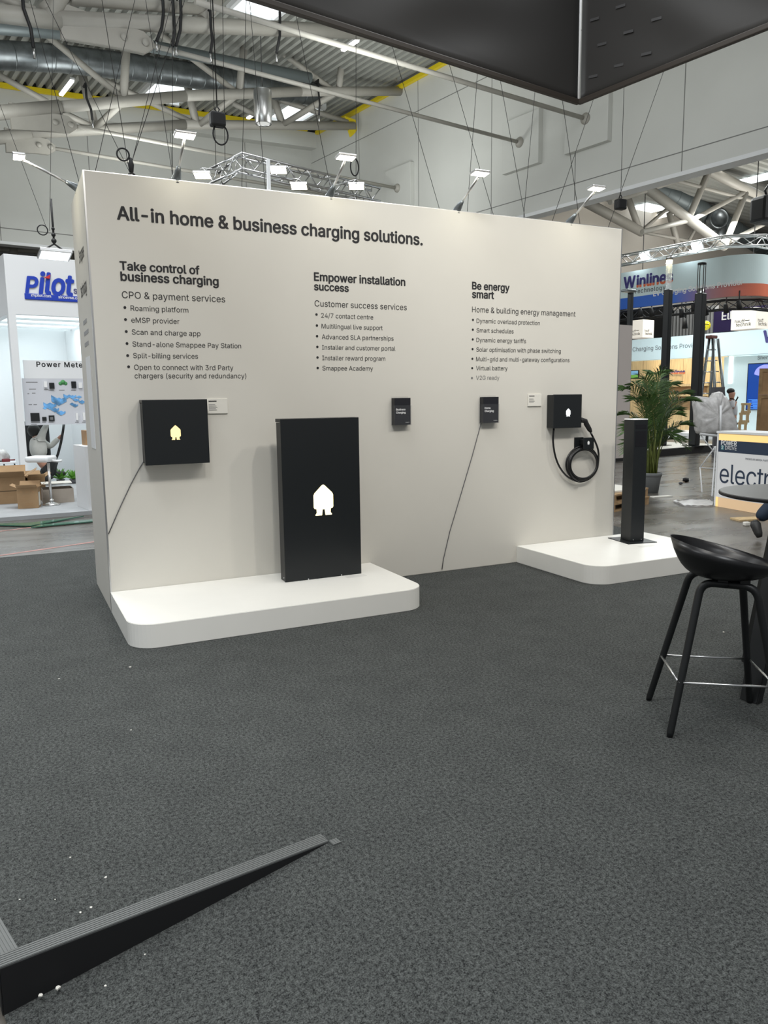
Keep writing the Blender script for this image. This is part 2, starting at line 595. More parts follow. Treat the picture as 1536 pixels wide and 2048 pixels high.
def text_bm(mb, body, origin, xdir, up, width=None, size=None, offset=0.0, depth=0.002, spacing=1.0, tall=1.0, shear=0.0):
    """lettering as real raised mesh; baseline starts at origin, runs along xdir, fitted to width"""
    cu = bpy.data.curves.new('lettering', 'FONT')
    cu.body = body
    if FONT: cu.font = FONT
    cu.size = 1.0
    cu.space_character = spacing
    cu.shear = shear
    ob = bpy.data.objects.new('lettering', cu)
    C.objects.link(ob)
    bpy.context.view_layer.update()
    conts = contours_of(ob.to_curve(bpy.context.evaluated_depsgraph_get()))
    ob.to_curve_clear()
    bpy.data.objects.remove(ob)
    bpy.data.curves.remove(cu)
    # gather the outlines that share a column into glyphs
    items = sorted(((min(p[0] for p in c), max(p[0] for p in c), c) for c in conts), key=lambda t_: t_[0])
    glyphs = []
    for a, e, c in items:
        if glyphs and a < glyphs[-1][1]:
            glyphs[-1][1] = max(glyphs[-1][1], e)
            glyphs[-1][2].append(c)
        else:
            glyphs.append([a, e, [c]])
    x0, x1 = items[0][0], max(i[1] for i in items)
    sc = size if size else width / (x1 - x0)
    sx = (width / (x1 - x0)) if width else sc
    xd, ud = Vector(xdir).normalized(), Vector(up).normalized()
    nn = xd.cross(ud)
    o = Vector(origin)
    h = offset                            # heavier weights: the outline laid down again, shifted by a hair
    for gx, _e, cs in glyphs:
        key = tuple((round(p[0] - gx, 4), round(p[1], 4)) for c in cs for p in c)
        if key not in GLYPHS:
            GLYPHS[key] = fill_nonzero([[(p[0] - gx, p[1]) for p in c] for c in cs])
        pv, fs = GLYPHS[key]
        dd = depth
        for ax_, ay_ in (((0, 0),) if not h else [(h * math.cos(a_ * PI / 4), 0.75 * h * math.sin(a_ * PI / 4)) for a_ in range(8)]):
            bv = [mb.bm.verts.new(o + xd * ((px_ + gx - x0 + ax_) * sx) + ud * ((py_ + ay_) * sc * tall) + nn * dd) for px_, py_ in pv]
            for f in fs:
                try:
                    mb.bm.faces.new([bv[i] for i in f])
                except ValueError:
                    pass
            for v_ in bv:
                if not v_.link_faces: mb.bm.verts.remove(v_)
            dd += 0.00002
    return sc


def skin(name, joints, edges, m, parent, sub=2):
    """one continuous surface grown around a skeleton: joints = {key: (pos, radius)}"""
    keys = list(joints)
    me = bpy.data.meshes.new(name)
    org = WO[parent]
    me.from_pydata([Vector(joints[k][0]) - org for k in keys], [(keys.index(a), keys.index(b)) for a, b in edges], [])
    o = bpy.data.objects.new(name, me)
    C.objects.link(o)
    sm = o.modifiers.new('skin', 'SKIN')
    sm.use_smooth_shade = True
    sv = me.skin_vertices[0].data
    for i, k in enumerate(keys):
        r = joints[k][1]
        sv[i].radius = (r, r) if not isinstance(r, tuple) else r
        sv[i].use_root = (i == 0)
    s2 = o.modifiers.new('sub', 'SUBSURF')
    s2.levels = s2.render_levels = sub
    bpy.context.view_layer.update()
    dg = bpy.context.evaluated_depsgraph_get()
    nm = bpy.data.meshes.new_from_object(o.evaluated_get(dg))
    o.modifiers.clear()
    o.data = nm
    nm.materials.clear()
    nm.materials.append(m)
    for p in nm.polygons:
        p.use_smooth = True
    nm.name = name
    o.parent = parent
    WO[o] = org
    return o

# ================================================================== THE HALL
# concrete floor
b = MB()
b.box(-60, 75, -25, 75, HF - 0.3, HF)
b.build('floor_hall', M['concrete'], kind='structure')
# raised carpeted floor of the stand, with a notch where a ramp comes up
S0, S1, S2 = Vector((-0.700, -3.541, 0)), Vector((0.300, -3.389, 0)), Vector((0.466, -4.352, 0))
S3 = S2 + (S0 - S1)
b = MB()
out = [(-1.4, 2.645), (5.81, 2.645), (5.65, 1.077), (5.43, -1.101), (5.2, -3.4), (4.8, -8.5), (0.1, -8.5), (S3.x, S3.y), (S2.x, S2.y), (S1.x, S1.y), (S0.x, S0.y)]
b.prism([(x, y, HF + 0.002) for x, y in out], (0, 0, -HF - 0.002))
fl = b.build('floor', M['carpet'], kind='structure')
# carpeted ramp, low at its outer end
DROP = Vector((0, 0, HF + 0.004))
b = MB()
b.prism([S1, S0 + DROP, S0 + DROP * 1.02], S2 - S1)
b.build('floor_ramp', M['carpet'], kind='structure')


def edge_profile(name, a, c, inward, wdt=0.054, ribs=6):
    """ribbed aluminium profile capping the carpet edge from a to c"""
    a, c = Vector(a), Vector(c)
    b = MB()
    iw = Vector(inward).normalized()
    b.obox(a - ZV * 0.012, c - a, iw * wdt, ZV * 0.0145)
    for i in range(ribs):
        o = a + iw * (wdt * (i + 0.22) / ribs) + ZV * 0.002
        b.obox(o, c - a, iw * (wdt / ribs * 0.6), ZV * 0.0018)
    return b.build(name, M['trim'], kind='structure')


inw = Vector((-(S1 - S0).y, (S1 - S0).x, 0)).normalized()
e01 = (S1 - S0).normalized()
edge_profile('trim_1', S0 + ZV * 0.002, S1 + ZV * 0.002, inw)
edge_profile('trim_2', S0 + inw * 0.053 + ZV * 0.002, S0 + inw * 0.9 - e01 * 0.10 + ZV * 0.002, Vector((0.99, 0.1, 0)))
edge_profile('trim_3', S1 + e01 * 0.001 + ZV * 0.002, S1 + e01 * 0.001 + (S2 - S1).normalized() * 0.03 + ZV * 0.002, e01, 0.03, 3)
edge_profile('trim_4', S2 + ZV * 0.002, S2 + ZV * 0.002 - e01 * 0.4, -inw, 0.052)
b = MB()
b.prism([S0 - inw * 0.002 + ZV * 0.0, S1 - inw * 0.002, S0 - inw * 0.002 + DROP], inw * 0.0015)
b.build('baseboard_ramp', M['blackmatt'], kind='structure')
b = MB()
b.obox(S0 - e01 * 0.004 + DROP, e01 * 0.003, inw * 4.0, ZV * (-HF - 0.006))
b.build('baseboard_left', M['blackmatt'], kind='structure')

# bulkhead walls; 12.57 m to the eaves, 7 m clear below
def eave(u): return 12.57 + 0.064 * u
b = MB()
b.prism([HP(-32, 0, 7), HP(0, 0, 7), HP(0, 0, eave(0)), HP(-32, 0, eave(-32))], HY * 0.4)
wb = b.build('wall_back', M['hallwall'], kind='structure')
b = MB()
for u in (-3.1, -6.2, -9.3, -12.4, -15.5):
    b.hbox(u - 0.012, u + 0.012, -0.004, 0.01, 7.0, eave(u) - 0.6)
b.hbox(-32, 0, -0.004, 0.01, 7.42, 7.45)
b.build('panel_joint', mat('grey_joint', (0.2, 0.2, 0.19), 0.7), wb)
b = MB()
b.prism([HP(-32, -0.45, eave(-32) - 0.6), HP(0, -0.45, eave(0) - 0.6), HP(0, -0.45, eave(0)), HP(-32, -0.45, eave(-32))], HY * 0.45)
b.build('trim_5', M['hallwall'], kind='structure')
b = MB()
b.hbox(0, 0.4, -40, 0.4, 7, 12.57)
wr = b.build('wall_right', M['hallwall'], kind='structure')
b = MB()
for v in (-3.6, -7.3, -11.0, -14.4, -17.8, -21.2):
    b.hbox(-0.004, 0.01, v - 0.012, v + 0.012, 7.0, 12.5)
for z in (7.46, 11.45):
    b.hbox(-0.004, 0.01, -40, 0, z, z + 0.025)
b.build('panel_joint', bpy.data.materials['grey_joint'], wr)
b = MB()
b.hbox(-0.03, 0.43, -40, 0.4, 6.9, 7.0)
b.build('trim_6', M['white'], kind='structure')
b = MB()
b.hbox(-32, 0.4, -0.03, 0.43, 6.9, 7.0)
b.build('trim_7', M['white'], kind='structure')
b = MB()
b.prism([HP(-32, -0.5, eave(-32) - 0.02), HP(-0.5, -0.5, eave(-0.5) - 0.02), HP(-0.5, -0.5, eave(-0.5) + 0.14), HP(-32, -0.5, eave(-32) + 0.14)], -HY * 0.1)
b.build('trim_8', M['yellow'], kind='structure')
b = MB()
b.hbox(-0.15, -0.01, -40, -0.6, 12.45, 12.58)
b.build('trim_9', M['yellow'], kind='structure')
b = MB()
b.prism([HP(-32, -0.45, eave(-32) + 0.0), HP(0, -0.45, eave(0) + 0.0), HP(0, -0.45, eave(0) + 0.3), HP(-32, -0.45, eave(-32) + 0.3)], -HY * 0.04)
b.build('trim_10', M['blackmatt'], kind='structure')


def corrugated(name, along, zf, a0, a1, c0, c1, per=0.30, dep=0.15):
    """trapezoid sheet: profile steps across c, runs straight along a"""
    b = MB()
    rows = []
    n = int((c1 - c0) / per)
    for i in range(n + 1):
        for t, d in ((0.0, 0), (0.42, 0), (0.5, dep), (0.92, dep)):
            rows.append((c0 + (i + t) * per, d))
    pa = pb = None
    for c, d in rows:
        if along == 'v':
            p, q = b.bm.verts.new(HP(c, a0, zf(c) + d)), b.bm.verts.new(HP(c, a1, zf(c) + d))
        else:
            p, q = b.bm.verts.new(HP(a0, c, zf(c) + d)), b.bm.verts.new(HP(a1, c, zf(c) + d))
        if pa: b.bm.faces.new([pa, p, q, pb])
        pa, pb = p, q
    o = b.build(name, M['roofing'], kind='structure')
    return o


corrugated('ceiling', 'v', lambda u: eave(u) + 0.15, -24, 0.1, -26, 0.1)
corrugated('ceiling_right', 'u', lambda v: 13.3, 45, 0.3, -30, 30, per=0.5, dep=0.2)
corrugated('ceiling_back', 'u', lambda v: 11.8, -32, 0.1, 0.5, 22, per=0.6, dep=0.1)
# walls that close the neighbouring halls
b = MB(); b.hbox(45, 45.4, -40, 40, HF, 13.4); b.build('wall_far', mat('far_wall_grey', (0.13, 0.13, 0.125), 0.8), kind='structure')
b = MB(); b.hbox(0.4, 45, 2.2, 2.6, 7, 13.6); b.build('wall_right_back', mat('warm_hall_wall', (0.62, 0.58, 0.52), 0.7), kind='structure')
b = MB(); b.hbox(-34, 45, 30, 30.4, HF, 13.4); b.build('wall_back_far', bpy.data.materials['far_wall_grey'], kind='structure')

# skylights in the roof
n = 0
for (u0, u1, v0, v1) in ((-7.8, -6.5, -9.8, -8.8), (-7.8, -6.4, -3.4, -1.5), (-2.7, -1.3, -3.2, -1.2), (-12.5, -11, -14, -12)):
    n += 1
    b = MB()
    b.prism([HP(u0, v0, eave(u0) + 0.11), HP(u1, v0, eave(u1) + 0.11), HP(u1, v1, eave(u1) + 0.11), HP(u0, v1, eave(u0) + 0.11)], ZV * 0.03)
    wn = b.build('window_%d' % n, M['skylight'], kind='structure')
    b = MB()
    for (a0, a1, c0, c1) in ((u0 - 0.1, u0, v0, v1), (u1, u1 + 0.1, v0, v1), (u0, u1, v0 - 0.1, v0), (u0, u1, v1, v1 + 0.1)):
        b.hbox(a0, a1, c0, c1, eave(a0) + 0.0, eave(a0) + 0.2)
    b.build('window_frame', M['white'], wn)
for (x0, y0, x1, y1) in ((1233, 420, 1321, 420), (1506, 352, 1560, 352)):
    n += 1
    A, B2 = hloc(PZ(x0, y0, 13.25)), hloc(PZ(x1, y1, 13.25))
    b = MB()
    vm = (A[1] + B2[1]) / 2
    b.hbox(min(A[0], B2[0]), max(A[0], B2[0]), vm - 1.5, vm + 1.2, 13.2, 13.24)
    wn = b.build('window_%d' % n, M['skylight'], kind='structure')


# ------------------------------------------------------------------ roof steelwork
def truss(name, label, v, members, group=None):
    """members: (part name, pixel a, pixel b, radius); all of them lie in the hall's cross plane at v"""
    p0 = HV(*members[0][1], v)
    t = thing(name, label, 'roof truss', p0, group)
    for mm in members:
        pn, a, c, r = mm[:4]
        va, vc = (mm[4], mm[5]) if len(mm) > 4 else (v, v)
        b = MB()
        b.cyl(HV(*a, va), HV(*c, vc), r, seg=12)
        b.build(pn, M['steel'], t)
    return t


def gusset(t, v, tip, root, half, r):
    """flat pin plate with two pins between chord and tie rod"""
    A, B2 = HV(*root, v), HV(*tip, v)
    d = (B2 - A).normalized()
    s = HY.cross(d).normalized()
    L = (B2 - A).length
    b = MB()
    out = [A + s * half * 1.15, A + d * L * 0.62 + s * half * 0.8, A + d * (L - half * 0.7) + s * half * 0.75, A + d * L + s * half * 0.25, A + d * L - s * half * 0.25, A + d * (L - half * 0.7) - s * half * 0.75, A + d * L * 0.62 - s * half * 0.8, A - s * half * 1.15]
    b.prism([p - HY * 0.06 for p in out], HY * 0.12, 0.01)
    g = b.build('pin_plate', M['steel'], t)
    for f in (0.66, 0.9):
        b = MB()
        b.lathe([(0, 0), (r, 0), (r, 0.05), (0, 0.05)], A + d * L * f - HY * 0.06, -HY, 12)
        b.build('pin', M['steel'], g)


t = truss('roof_truss', 'nearest cream steel roof truss, fat tapering pipe at the upper left with black straps', -12.4, [
    ('tie_pipe', (-40, 22), (120, 42), 0.17), ('chord', (90, 38), (760, 66), 0.165),
    ('brace', (97, 38), (140, -40), 0.17), ('brace', (405, 40), (440, -5), 0.13), ('brace', (85, 5), (110, 38), 0.12),
    ('top_chord', (140, -2), (420, 20), 0.12), ('brace', (0, -4), (70, 20), 0.07)])
gusset(t, -12.42, (306, 92), (120, 42), 0.30, 0.075)
t = truss('roof_truss', 'middle cream steel roof truss, its curved lower chord crossing above the light truss', -6.3, [
    ('tie_pipe', (-40, 229), (120, 214), 0.19), ('chord', (110, 215), (370, 192), 0.16), ('chord', (365, 192), (600, 183), 0.155), ('chord', (595, 183), (800, 182.5), 0.15),
    ('top_chord', (405, 52), (517, 64), 0.14), ('top_chord', (515, 63), (815, 137), 0.135),
    ('post', (255, 50), (247, 196), 0.12), ('post', (491, 66), (478, 184), 0.115), ('post', (686, 108), (677, 182), 0.11),
    ('brace', (62, 44), (242, 194), 0.085), ('brace', (297, 50), (472, 184), 0.085), ('brace', (517, 72), (667, 181), 0.085), ('brace', (706, 114), (797, 161), 0.085),
    ('cross_brace', (240, 209), (190, 256), 0.10, -6.3, -3.8), ('cross_brace', (478, 186), (398, 250), 0.10, -6.3, -3.8), ('cross_brace', (670, 186), (564, 250), 0.10, -6.3, -3.8)])
gusset(t, -6.32, (153, 253), (20, 232), 0.30, 0.075)
t = truss('roof_truss', 'farthest cream steel roof truss, ending at the yellow bracket by the wall corner', -3.8, [
    ('tie_pipe', (-40, 280), (60, 268), 0.19), ('chord', (50, 268), (370, 249), 0.16), ('chord', (365, 249), (708, 252), 0.155),
    ('top_chord', (-10, 146), (95, 204), 0.09), ('brace', (117, 221), (180, 252), 0.10), ('brace', (200, 156), (383, 244), 0.09),
    ('post', (164, 148), (189, 250), 0.13), ('post', (375, 172), (392, 246), 0.13), ('post', (547, 196), (564, 246), 0.13),
    ('brace', (465, 206), (512, 230), 0.09), ('brace', (553, 198), (695, 244), 0.09)])
gusset(t, -3.82, (110, 297), (10, 280), 0.30, 0.075)
b = MB()
b.prism([HV(690, 232, -3.85), HV(712, 240, -3.85), HV(714, 262, -3.85), HV(703, 273, -3.85)], HY * 0.12)
b.build('bracket', M['yellow'], t)
tag(t, kind=None)


def tie_rod(label, px, v, far_px, r=0.055, plate=True):
    p = PL(px[0], px[1], HX, HX.dot(K))
    v0 = hloc(p)[1]
    q = HV(*far_px, v0)
    t = thing('tie_rod', label, 'tie rod', p, 'tie rods across the hall')
    b = MB()
    b.cyl(p - HX * 0.1, q, r, seg=10)
    b.build('rod', M['steel'], t)
    b = MB()
    b.lathe([(0, 0.06), (0.15, 0.06), (0.15, 0.12), (0.09, 0.2), (0.0, 0.2)], p - HX * 0.1, -HX, 20)
    b.build('socket', M['steel'], t)
    b = MB()
    b.obox(p - HY * 0.75 - ZV * 0.75 - HX * 0.18, HX * 0.18, HY * 1.5, ZV * 1.5, 0.01)
    b.build('wall_plate', M['hallwall'], t)
    return t


tie_rod('cream tie rod nearest the black canopy, running out at the top of the picture', (1180, 240), 0, (390, 3), 0.058)
tie_rod('cream tie rod ending at the lower of the two large wall plates by the canopy', (1048, 287), 0, (300, 90), 0.052)
tie_rod('cream tie rod ending at the small wall plate just above the display wall', (803, 378), 0, (148, 252), 0.055)
t = thing('tie_rod', 'cream tie rod leaving the lowest pin plate at the left', 'tie rod', HV(108, 297, -3.8), 'tie rods across the hall')
b = MB(); b.cyl(HV(106, 296.5, -3.8), HV(700, 396, -3.8), 0.055, seg=10); b.build('rod', M['steel'], t)

# ducts
def pipe(name, label, cat, pts, r, m, ribs=0.0, group=None):
    t = thing(name, label, cat, pts[0], group)
    b = MB(); b.tube(pts, r, 20)
    if ribs:
        for a, c in zip(pts, pts[1:]):
            k = int((c - a).length / ribs)
            for i in range(k):
                p = a + (c - a) * ((i + 0.5) / k)
                d = (c - a).normalized()
                b.cyl(p - d * 0.015, p + d * 0.015, r * 1.018, seg=20)
    b.build('pipe', m, t)
    return t


pipe('ventilation_duct', 'large ribbed grey spiral duct below the corrugated roof', 'duct', [HV(-40, 108, -5.2), HV(120, 117, -5.0), HV(300, 139, -4.9), HV(470, 163, -4.8), HV(640, 190, -4.8)], 0.37, M['galv'], 0.45)
pipe('ventilation_duct', 'thin dark green-grey duct running above the large spiral duct', 'duct', [HV(-30, 53, -7.6), HV(180, 70, -7.4), HV(330, 98, -7.2), HV(620, 156, -7.0)], 0.16, M['duct2'])
dn_ = pipe('ventilation_duct', 'long grey duct under the roof of the next hall, above the round light poles', 'duct', [HV(1295, 366, -1.0), HV(1430, 436, -1.0), HV(1560, 515, -1.0)], 0.55, M['duct2'], 0.9)
t = dn_
b = MB(); b.lathe([(0.62, 0), (0.62, 0.5), (0.5, 0.52), (0.5, 0.3), (0.0, 0.3)], HV(1431, 440, -1.6), -HY * 0.8 + HX * -0.5, 24); b.build('collar', M['galv'], t)
b = MB(); b.cyl(HV(1439, 448, -1.3), HV(1439, 487, -1.3), 0.42, seg=20); b.build('drop_pipe', M['galv'], t)

# high-bay lamp
p = HV(527, 248, -8.5)
t = thing('high_bay_lamp', 'silver cylinder high-bay lamp hanging under the roof', 'lamp', p)
b = MB(); b.lathe([(0.0, 0.92), (0.25, 0.92), (0.26, 0.9), (0.26, 0.22), (0.24, 0.2), (0.24, 0.0), (0.20, 0.0), (0.2, 0.03)], p, ZV, 24); b.build('housing', M['alu'], t)
b = MB(); b.lathe([(0.2, 0.03), (0, 0.02)], p, ZV, 24); b.build('lens', mat('pale_lens', (0.8, 0.8, 0.78), 0.3, emit=0.3), t)
b = MB(); b.cyl(p + ZV * 0.9, Vector((p.x, p.y, 12.45)), 0.015); b.build('cord', M['wire'], t)


def tube_light(u, v0, v1, z, label, dirv='v'):
    p = HP(u, v0, z)
    t = thing('tube_light', label, 'ceiling lamp', p, 'tube lights under the roof')
    b = MB()
    (b.hbox(u - 0.07, u + 0.07, v0, v1, z, z + 0.06) if dirv == 'v' else b.hbox(v0, v1, u - 0.09, u + 0.09, z, z + 0.08))
    b.build('housing', M['white'], t)
    b = MB()
    (b.hbox(u - 0.06, u + 0.06, v0 + 0.04, v1 - 0.04, z - 0.05, z) if dirv == 'v' else b.hbox(v0 + 0.04, v1 - 0.04, u - 0.08, u + 0.08, z - 0.07, z))
    b.build('diffuser', M['tube'], t)


tube_light(-3.8, -9.2, -8.3, 12.2, 'slim lit tube lamp high up beside the canopy edge')
tube_light(-10.4, -2.6, -1.1, 11.75, 'slim lit tube lamp at the left below the spiral duct')
tube_light(-3.65, -2.6, -1.4, 12.2, 'slim lit tube lamp behind the silver high-bay lamp')
for (xa, ya, xb, yb, lab) in ((1427, 333, 1462, 324, 'left of two lit tube lamps in line, just under the right bulkhead'), (1464, 323, 1496, 315, 'right of two lit tube lamps in line, just under the right bulkhead'),
                              (1185, 399, 1242, 386, 'lit tube lamp below the bulkhead above the end of the display wall'), (1292, 439, 1347, 425.5, 'lit tube lamp under the small skylight of the next hall')):
    A, B2 = PZ(xa, ya, 13.05), PZ(xb, yb, 13.05)
    t = thing('tube_light', lab, 'ceiling lamp', A, 'tube lights under the roof')
    b = MB(); b.cyl(A, B2, 0.14, seg=8); b.build('diffuser', M['tube'], t)
    b = MB(); b.cyl(A + ZV * 0.12, B2 + ZV * 0.12, 0.1, seg=8); b.build('housing', M['white'], t)

t = truss('roof_truss', 'roof truss of the next hall, thick diagonal pipe behind the floodlight on the right end', -6.3, [
    ('chord', (1270, 358), (1450, 493), 0.24), ('chord', (1395, 330), (1560, 412), 0.24),
    ('brace', (1412, 341), (1220, 404), 0.13), ('rod', (1330, 355), (1560, 417), 0.09), ('post', (1417, 344), (1376, 440), 0.17), ('post', (1491, 386), (1450, 490), 0.17),
    ('brace', (1492, 383), (1380, 442), 0.12), ('brace', (1380, 440), (1284, 464), 0.12), ('brace', (1560, 432), (1460, 482), 0.12), ('post', (1310, 362), (1302, 385), 0.14)])
t = truss('roof_truss', 'roof truss of the next hall low behind the right end of the display wall', -2.0, [
    ('chord', (1160, 398), (1284, 464), 0.26), ('post', (1256, 396), (1278, 458), 0.18), ('rod', (1284, 464), (1425, 491), 0.09), ('post', (1338, 425), (1360, 505), 0.17),
    ('brace', (1284, 461), (1335, 417), 0.10), ('brace', (1400, 440), (1365, 505), 0.10)])
t = truss('roof_truss', 'dark roof truss seen in the gap over the blue-lettered stand', 8.0, [
    ('chord', (-20, 498), (170, 506), 0.12), ('chord', (-20, 512), (170, 521), 0.12), ('post', (26, 497), (26, 512), 0.2), ('post', (138, 500), (138, 520), 0.2), ('brace', (60, 500), (100, 515), 0.1)])

# straps round the pipes
straps = [((47, 16), (67, 95), -12.6, 'black strap hanging from the fat pipe at the far upper left'), ((327, 26), (313, 83), -12.6, 'left of three black straps on the nearest truss'), ((347, 26), (345, 93), -12.6, 'middle of three black straps on the nearest truss'), ((362, 26), (352, 92), -12.6, 'right of three black straps on the nearest truss'),
          ((560, 36), (553, 106), -12.6, 'black strap on the pipe near the canopy edge'), ((637, 184), (638, 230), -6.6, 'black strap below the middle truss near the wall corner'), ((173, 196), (185, 240), -6.6, 'black strap on the middle truss near the left pin plate'), ((422, 55), (421, 106), -12.6, 'black strap with cable beside the tie rods')]
for a, c, v, lab in straps:
    A, B2 = HV(*a, v), HV(*c, v)
    t = thing('lashing_strap', lab, 'strap', A, 'straps on the roof trusses')
    b = MB(); b.tube([A + ZV * 0.35 + HY * 0.2, A + ZV * 0.38, A, (A + B2) / 2 + HX * 0.04, B2], 0.035, 6); b.build('webbing', M['strap'], t)
    b = MB(); b.cyl(B2, B2 - ZV * 0.2, 0.025, seg=6); b.build('hook', M['alu'], t)

# steel cables from the roof; each drawn through two of its points on a plane behind or over the stand
wires = [(955, 145, 935, 415, 2.2), (1000, 157, 1048, 425, 2.6), (1070, 182, 1048, 425, 2.6), (1124, 195, 1158, 435, 2.0), (1188, 195, 1108, 432, 2.0), (1330, 135, 1243, 380, 1.6), (820, 215, 878, 415, 3.0), (898, 127, 983, 417, 3.0),
         (425, 120, 432, 335, 2.4), (447, 125, 450, 320, 2.4), (322, 200, 345, 350, 3.5), (345, 210, 345, 345, 3.5), (292, 210, 265, 320, 3.5), (220, 215, 190, 345, 3.2), (196, 215, 262, 350, 3.2), (712, 130, 712, 360, 2.8), (642, 280, 655, 345, 2.8), (520, 250, 530, 370, 2.8), (488, 180, 485, 310, 2.8),
         (104, 160, 99, 462, 6.2), (2, 215, 93, 456, 6.2), (118, 215, 155, 352, 3.0), (300, 212, 263, 325, 2.2), (223, 120, 256, 328, 2.2)]
for (xa, ya, xb, yb, Y) in wires:
    A, B2 = PY(xa, ya, Y), PY(xb, yb, Y)
    zr = 11.6 if Y < 5 else 11.0
    top = A + (A - B2) * ((zr - A.z) / (A.z - B2.z)) if A.z < zr else A
    bot = B2 if yb > 450 or (xb, yb) in ((263, 325), (256, 328), (432, 335), (450, 320)) else B2 + (B2 - A) * min(0.6, (B2.z - 2.6) / (A.z - B2.z))
    b = MB()
    b.tube([top, bot], 0.0032, 5)
    o = b.build('rigging_cable', M['wire'])
    tag(o, 'thin dark steel rigging cable running down from the roof', 'cable', 'rigging cables over the stands')


def ring(name, label, px, Y, r, squash=1.0):
    p = PY(*px, Y)
    b = MB()
    b.tube([p + Vector((math.cos(a) * r, 0, math.sin(a) * r * squash)) for a in [i * 2 * PI / 20 for i in range(20)]], 0.008, 8, closed=True)
    tag(b.build(name, M['strap']), label, 'cable loop', 'coiled cable loops')


ring('cable_loop', 'black coiled cable loop on the bridle above the left of the wall top', (246, 309), 2.2, 0.055)
ring('cable_loop', 'large black cable loop beside the hoist chain above the light truss', (441, 269), 2.4, 0.075, 1.3)
ring('cable_loop', 'black cable loop above the hanging floodlight at the far left', (85, 460), 6.2, 0.065)
ring('cable_loop', 'black cable loop beside the floodlight at the right end of the light truss', (709, 334), 2.8, 0.05, 1.9)
p = PY(262, 330, 2.2)
t = thing('rigging_shackle', 'black shackle and hook where the two bridle cables meet behind the wall top', 'shackle', p)
b = MB(); b.lathe([(0, 0), (0.02, 0.02), (0.028, 0.08), (0.012, 0.14), (0, 0.15)], p - ZV * 0.08, ZV, 10); b.build('clamp', M['strap'], t)
b = MB(); b.tube([p - ZV * 0.12 + Vector((math.cos(a) * 0.035, 0, math.sin(a) * 0.05)) for a in [i * 2 * PI / 14 for i in range(14)]], 0.01, 6, closed=True); b.build('ring', M['wire'], t)
b = MB(); b.cyl(p - ZV * 0.17, p - ZV * 0.9, 0.008, seg=6); b.build('sling', M['wire'], t)
for (x, y, Y, lab) in ((435, 238, 2.4, 'black motor hoist on the chain under the middle truss'), (1241, 408, 9, 'small black motor hoist hanging below the bulkhead'), (1534, 418, 12, 'large black motor hoist at the right picture edge')):
    p = PY(x, y, Y)
    t = thing('motor_hoist', lab, 'hoist', p, 'motor hoists')
    s = 0.075 if Y < 5 else (0.13 if Y < 10 else 0.45)
    b = MB(); b.box(p.x - s, p.x + s, p.y - s * 0.7, p.y + s * 0.7, p.z - s, p.z + s * 0.8, s * 0.25); b.build('motor', M['strap'], t)
    b = MB(); b.tube([p + ZV * s * 0.7, p + ZV * s * 1.2 + Vector((s * 0.3, 0, 0)), p + ZV * s * 1.6, p + ZV * s * 1.2 - Vector((s * 0.3, 0, 0))], s * 0.1, 6, closed=True); b.build('hook', M['strap'], t)
    b = MB(); b.cyl(p + ZV * s * 1.5, Vector((p.x, p.y, 11.6)), 0.006 if Y < 10 else 0.018, seg=6); b.build('chain', M['strap'], t)

# ================================================================== THE STAND
WL, WH, WT = 4.636, 3.0, 1.0
HPL = 0.152                                   # height of the two white plinths
wall = thing('display_wall', 'tall white exhibition wall printed with black charging slogans and bullet lists', 'display wall', (WL / 2, 0.5, 0))
b = MB(); b.box(0, WL, 0, WT, 0, WH, 0.004); b.build('panel', M['panel'], wall)
b = MB()
for x in (0.0, WL - 0.008):
    b.box(x - 0.001, x + 0.009, -0.002, 0.004, 0.0, WH)
b.box(-0.002, 0.003, -0.001, 0.02, 0, WH)
b.build('edge_profile', M['alu'], wall)
b = MB()
for x in (1.05, 2.2, 3.45):
    b.box(x - 0.012, x + 0.012, 0.02, 0.06, WH, WH + 0.012, 0.003)
b.box(0, WL, 0.002, 0.012, WH - 0.001, WH + 0.004)
b.build('top_clip', M['alu'], wall)
b = MB()
H0, H1 = PX(163, 742, 0), PX(205, 906, 0)
b.box(-0.004, 0.001, 0.33, 0.62, 1.15, 1.82)
b.build('hatch', M['white'], wall)
XD, UD = Vector((1, 0, 0)), ZV


def line_on_wall(mb, body, pl, pr, **k):
    a, c = PY(*pl, 0), PY(*pr, 0)
    return text_bm(mb, body, (a.x, 0, a.z), XD, UD, width=c.x - a.x, **k)


def dot_on_wall(mb, px, r=0.011):
    p = PY(*px, 0)
    mb.prism([(p.x + math.cos(a) * r, -0.0005, p.z + math.sin(a) * r) for a in [i * 2 * PI / 14 for i in range(14)]], (0, -0.0015, 0))


